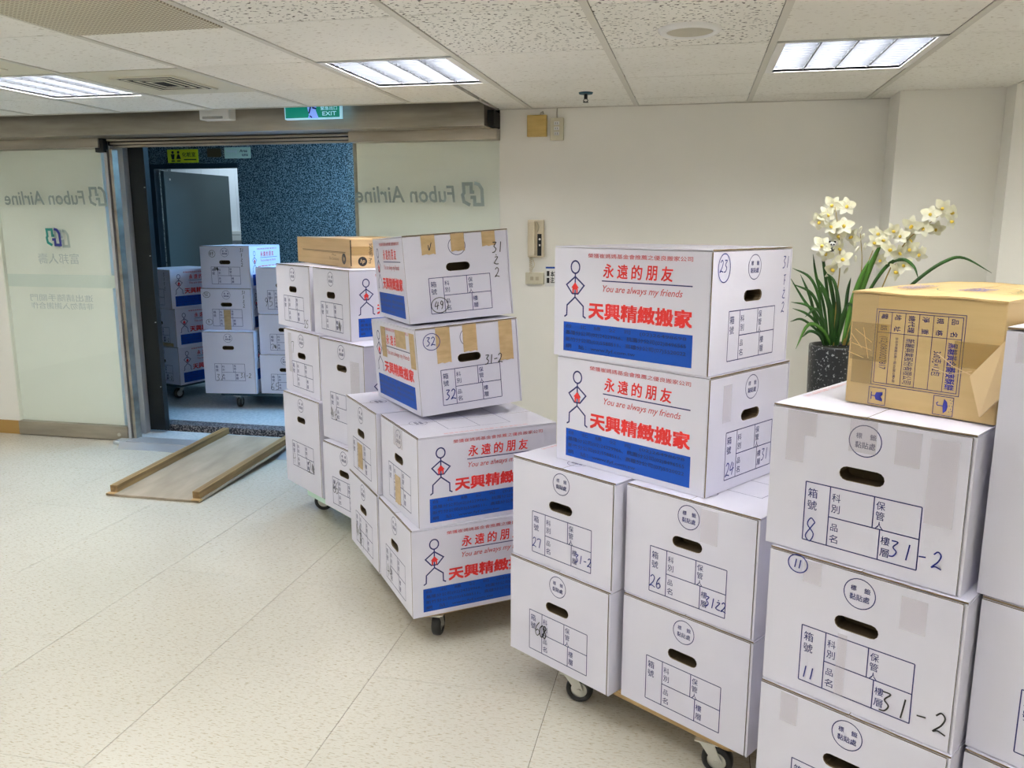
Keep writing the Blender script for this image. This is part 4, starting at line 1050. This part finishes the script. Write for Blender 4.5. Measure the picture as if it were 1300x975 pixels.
# ------------------------------------------------------------------ ramp
rp = empty('ramp', (0, 0, 0)); tag(rp, 'scuffed plywood ramp with two timber side battens, leading up to the entrance', 'ramp')
sl = math.atan2(.052, 1.16)
rp.location = (-3.100, 3.745, .002); rp.rotation_euler = (sl, 0, 0)
bm = bmesh.new(); box(bm, 0, .565, 0, 1.13, 0, .012, 0, .001); obj('ramp_board', bm, 'plyface', rp)
bm = bmesh.new(); box(bm, .03, .535, .002, .030, .0121, .0126); obj('worn_edge_strip', bm, 'plyface', rp)
for x0 in (.010, .515):
    bm = bmesh.new(); box(bm, x0, x0+.042, .025, 1.16, .0122, .052)
    bmesh.ops.subdivide_edges(bm, edges=[e_ for e_ in bm.edges if abs(e_.verts[0].co.y-e_.verts[1].co.y) > .5], cuts=14)
    for v_ in bm.verts:
        if .03 < v_.co.y < 1.15: v_.co.x += random.uniform(-.0015, .0015)
    obj('side_batten', bm, 'batten', rp)
bm = bmesh.new(); box(bm, .515, .567, 0.0, .03, .001, .0135, 0, .001); obj('batten_block', bm, 'ply', rp)
bm = bmesh.new(); box(bm, -.002, .052, 0.0, .03, .001, .0135, 0, .001); obj('batten_block', bm, 'ply', rp)

# ------------------------------------------------------------------ orchid
PY = 4.25
pl = empty('planter', (.688, PY, 0)); tag(pl, 'round black speckled planter by the cream wall', 'planter')
bm = bmesh.new(); n = 40
prof = [(.0, 0), (.105, 0), (.112, .02), (.132, .875), (.130, .885), (.122, .885), (.118, .86), (.0, .86)]
R_ = [[bm.verts.new((r*math.cos(2*PI*k/n), r*math.sin(2*PI*k/n), zq)) for k in range(n)] for r, zq in prof[1:-1]]
for A, B in zip(R_, R_[1:]):
    for k in range(n):
        f = bm.faces.new((A[k], A[(k+1) % n], B[(k+1) % n], B[k])); f.smooth = True
bm.faces.new(R_[0][::-1])
obj('pot', bm, 'pot', pl)
bm = bmesh.new(); cyl(bm, (0, 0, .80), (0, 0, .862), .119, n=30); obj('soil', bm, 'soil', pl)
orc = empty('orchid', (.688, PY, .862)); tag(orc, 'cream-white orchid with arching strap leaves in the black planter', 'orchid')
K = PY/1049.6
def pp(px, py, dy=0):
    """offset from the pot centre, metres, for the sketch positions of the plant"""
    Y = PY+dy
    d = rgt*((px-650)/1049.6)-upv*((py-487.5)/1049.6)+fwd
    d = d*(Y/d.y); return Vector((d.x-.688, Y-PY, d.z+EYE-.862))
def leaf(pts, wmax, m='leaf', n=5):
    P_ = spline(pts, n); N_ = len(P_); bm = bmesh.new(); rows = []
    side0 = None
    for i, p in enumerate(P_):
        d = (P_[min(i+1, N_-1)]-P_[max(i-1, 0)]).normalized(); t = i/(N_-1)
        side = d.cross(Vector((.15, -1, .25))).normalized()
        wd = wmax*(.55+.45*math.sin(min(1, t*2.2)*PI/2))*(1-max(0, (t-.55)/.45)**2.2)/2+.0006
        up = side.cross(d).normalized()
        rows.append([bm.verts.new(p-side*wd), bm.verts.new(p-up*wd*.35), bm.verts.new(p+side*wd), bm.verts.new(p-up*(wd*.35-.0012))])
    for A, B in zip(rows, rows[1:]):
        for a, b in ((0, 1), (1, 2), (2, 3), (3, 0)):
            f = bm.faces.new((A[a], A[b], B[b], B[a])); f.smooth = True
    return obj('leaf', bm, m, orc)
Lv = [  # base, mid..., tip  (pixels), depth drift, width, material
    ([(1048, 438), (1040, 380), (1028, 352), (1006, 340)], -.06, .013, 'leaf'),
    ([(1050, 438), (1042, 400), (1030, 372), (1006, 360)], .02, .014, 'leaf'),
    ([(1050, 438), (1040, 405), (1026, 388), (1004, 383)], -.08, .013, 'leaf'),
    ([(1052, 438), (1038, 412), (1024, 398), (1006, 391)], -.03, .012, 'leaf'),
    ([(1055, 438), (1044, 418), (1026, 412), (1010, 443)], -.10, .016, 'leaflight'),
    ([(1052, 438), (1046, 390), (1036, 350), (1032, 322)], .02, .013, 'leaf'),
    ([(1055, 438), (1051, 380), (1045, 330), (1041, 300)], .05, .014, 'leaf'),
    ([(1060, 438), (1059, 390), (1053, 355), (1046, 335)], -.02, .018, 'leaf'),
    ([(1062, 438), (1066, 400), (1060, 360), (1048, 345)], -.05, .016, 'leaf'),
    ([(1050, 438), (1038, 420), (1018, 405), (1003, 408)], -.02, .011, 'leaf'),
    ([(1048, 438), (1034, 400), (1020, 380), (1003, 352)], .04, .012, 'leaf'),
    ([(1056, 438), (1056, 410), (1050, 380), (1040, 362)], -.07, .020, 'leaf'),
    ([(1064, 438), (1068, 405), (1078, 385), (1090, 402)], -.04, .013, 'leaf'),
    ([(1070, 436), (1088, 385), (1104, 340), (1125, 294)], -.03, .026, 'leaflight'),
    ([(1070, 436), (1080, 390), (1092, 355), (1104, 328)], -.06, .026, 'leaflight'),
    ([(1072, 436), (1100, 375), (1126, 337), (1146, 329), (1160, 338), (1166, 354)], -.08, .016, 'leaf'),
    ([(1074, 437), (1120, 395), (1168, 352), (1200, 331), (1224, 327), (1259, 346)], -.02, .015, 'leaf'),
    ([(1048, 438), (1046, 410), (1036, 392), (1022, 402)], -.12, .015, 'leaf'),
    ([(1052, 438), (1056, 400), (1048, 372), (1036, 350)], -.05, .017, 'leaf'),
    ([(1046, 438), (1036, 408), (1028, 376), (1016, 348)], .06, .014, 'leaf'),
    ([(1058, 438), (1062, 412), (1064, 390), (1060, 366)], -.10, .018, 'leaf'),
    ([(1062, 438), (1072, 400), (1076, 370), (1080, 352)], .06, .016, 'leaf'),
    ([(1046, 438), (1040, 425), (1028, 420), (1018, 428)], -.12, .014, 'leaf'),
    ([(1074, 437), (1086, 405), (1096, 380), (1084, 366)], .03, .018, 'leaf'),
]
for pts, dy, wd, m in Lv:
    leaf([pp(a, b, dy*(i/(len(pts)-1))) for i, (a, b) in enumerate(pts)], wd, m)
stems = [([(1058, 438), (1062, 380), (1066, 340), (1065, 300), (1060, 262)], -.04),
         ([(1072, 438), (1088, 375), (1094, 335), (1092, 296)], .0),
         ([(1070, 438), (1090, 365), (1105, 325), (1114, 305)], .05),
         ([(1076, 438), (1112, 380), (1128, 345), (1142, 318), (1156, 300), (1178, 284), (1198, 268)], -.02)]
for pts, dy in stems:
    P_ = spline([pp(a, b, dy*i/(len(pts)-1)) for i, (a, b) in enumerate(pts)], 5)
    bm = bmesh.new(); tube(bm, P_, [.0038-.0022*i/(len(P_)-1) for i in range(len(P_))], 7); obj('flower_stem', bm, 'stem', orc)
# one flower
bm = bmesh.new()
def petal(bm, ang, ln, wd, cup=.25, n=5):
    rows = []
    for i in range(n+1):
        t = i/n; w_ = wd*math.sin(PI*min(.96, .12+t*.88))**.7/2; r = ln*t
        zc = cup*ln*(t-t*t*1.2)
        rows.append((r, w_, zc))
    ca, sa = math.cos(ang), math.sin(ang); R_ = []
    for r, w_, zc in rows:
        R_.append([bm.verts.new((r*ca-s*w_*sa, -zc-abs(s)*w_*.25, r*sa+s*w_*ca)) for s in (-1, 0, 1)])
    for A, B in zip(R_, R_[1:]):
        for k in (0, 1):
            f = bm.faces.new((A[k], A[k+1], B[k+1], B[k])); f.smooth = True
for k, (a, l, w_) in enumerate(((90, .043, .030), (20, .045, .036), (160, .045, .036), (-50, .040, .030), (-130, .040, .030))): petal(bm, math.radians(a), l, w_)
FM = bpy.data.meshes.new('flower'); bm.to_mesh(FM); bm.free(); FM.materials.append(MT['petal'])
bm = bmesh.new(); bmesh.ops.create_icosphere(bm, subdivisions=2, radius=.0085)
for v_ in bm.verts: v_.co = Vector((v_.co.x*.8, v_.co.y*1.3-.008, v_.co.z*.9-.002-.3*max(0, -v_.co.y)))
LM = bpy.data.meshes.new('flower_lip'); bm.to_mesh(LM); bm.free(); LM.materials.append(MT['lip'])
bm = bmesh.new(); bmesh.ops.create_icosphere(bm, subdivisions=2, radius=.009)
for v_ in bm.verts: v_.co = Vector((v_.co.x*.75, v_.co.y*.75, v_.co.z*1.9))
BM = bpy.data.meshes.new('bud'); bm.to_mesh(BM); bm.free(); BM.materials.append(MT['petal'])
for me in (LM, BM):
    for p in me.polygons: p.use_smooth = True
FL = [(1056, 260), (1074, 262), (1049, 273), (1040, 281), (1056, 288), (1071, 287), (1063, 299), (1048, 321), (1071, 329), (1055, 341), (1043, 312),
      (1113, 297), (1109, 308), (1120, 305), (1133, 293), (1143, 300), (1154, 304), (1158, 286), (1172, 290), (1181, 272), (1196, 264), (1206, 270), (1206, 281), (1188, 290),
      (1141, 320), (1155, 316), (1128, 317), (1167, 322), (1147, 337), (1135, 345), (1118, 330), (1082, 300), (1064, 315)]
rf = random.Random(11)
for k, (a, b) in enumerate(FL):
    f = put('flower', FM, orc, pp(a, b, rf.uniform(-.06, .0)), (rf.uniform(-.5, .5), rf.uniform(-.7, .7), rf.uniform(-.8, .8)))
    s = rf.uniform(.92, 1.18); f.scale = (s, s, s); put('flower_lip', LM, f)
for k, (a, b) in enumerate(((1086, 294), (1092, 291), (1095, 300), (1085, 311), (1088, 316), (1086, 328), (1074, 343), (1170, 316), (1098, 312))):
    put('bud', BM, orc, pp(a, b, -.02), (rf.uniform(-.3, .3), rf.uniform(-.6, .6), 0))
# panda clip
pc = empty('panda_clip', tuple(pp(1056, 312, -.045)+Vector((.688, PY, .862)))); tag(pc, 'tiny black and white panda clip on the orchid stem', 'ornament')
def ball(name, c, r, m, sx=1, sz=1):
    bm = bmesh.new(); bmesh.ops.create_icosphere(bm, subdivisions=2, radius=r)
    for v_ in bm.verts: v_.co = Vector((v_.co.x*sx+c[0], v_.co.y+c[1], v_.co.z*sz+c[2]))
    return obj(name, bm, m, pc, smooth=True)
ball('clip_body', (0, 0, -.014), .017, 'black', 1, .8); ball('clip_head', (0, -.004, .008), .014, 'white', 1.1, .9)
ball('clip_ear', (-.012, 0, .020), .006, 'black'); ball('clip_ear', (.012, 0, .020), .006, 'black')
ball('clip_eye', (-.006, -.017, .008), .004, 'black'); ball('clip_eye', (.006, -.017, .008), .004, 'black')

for o in bpy.data.objects:
    if o.name.split('.')[0] in ('marker_writing', 'sign_print', 'carton_print', 'glass_lettering', 'tape_wrinkles'): o['kind'] = 'stuff'
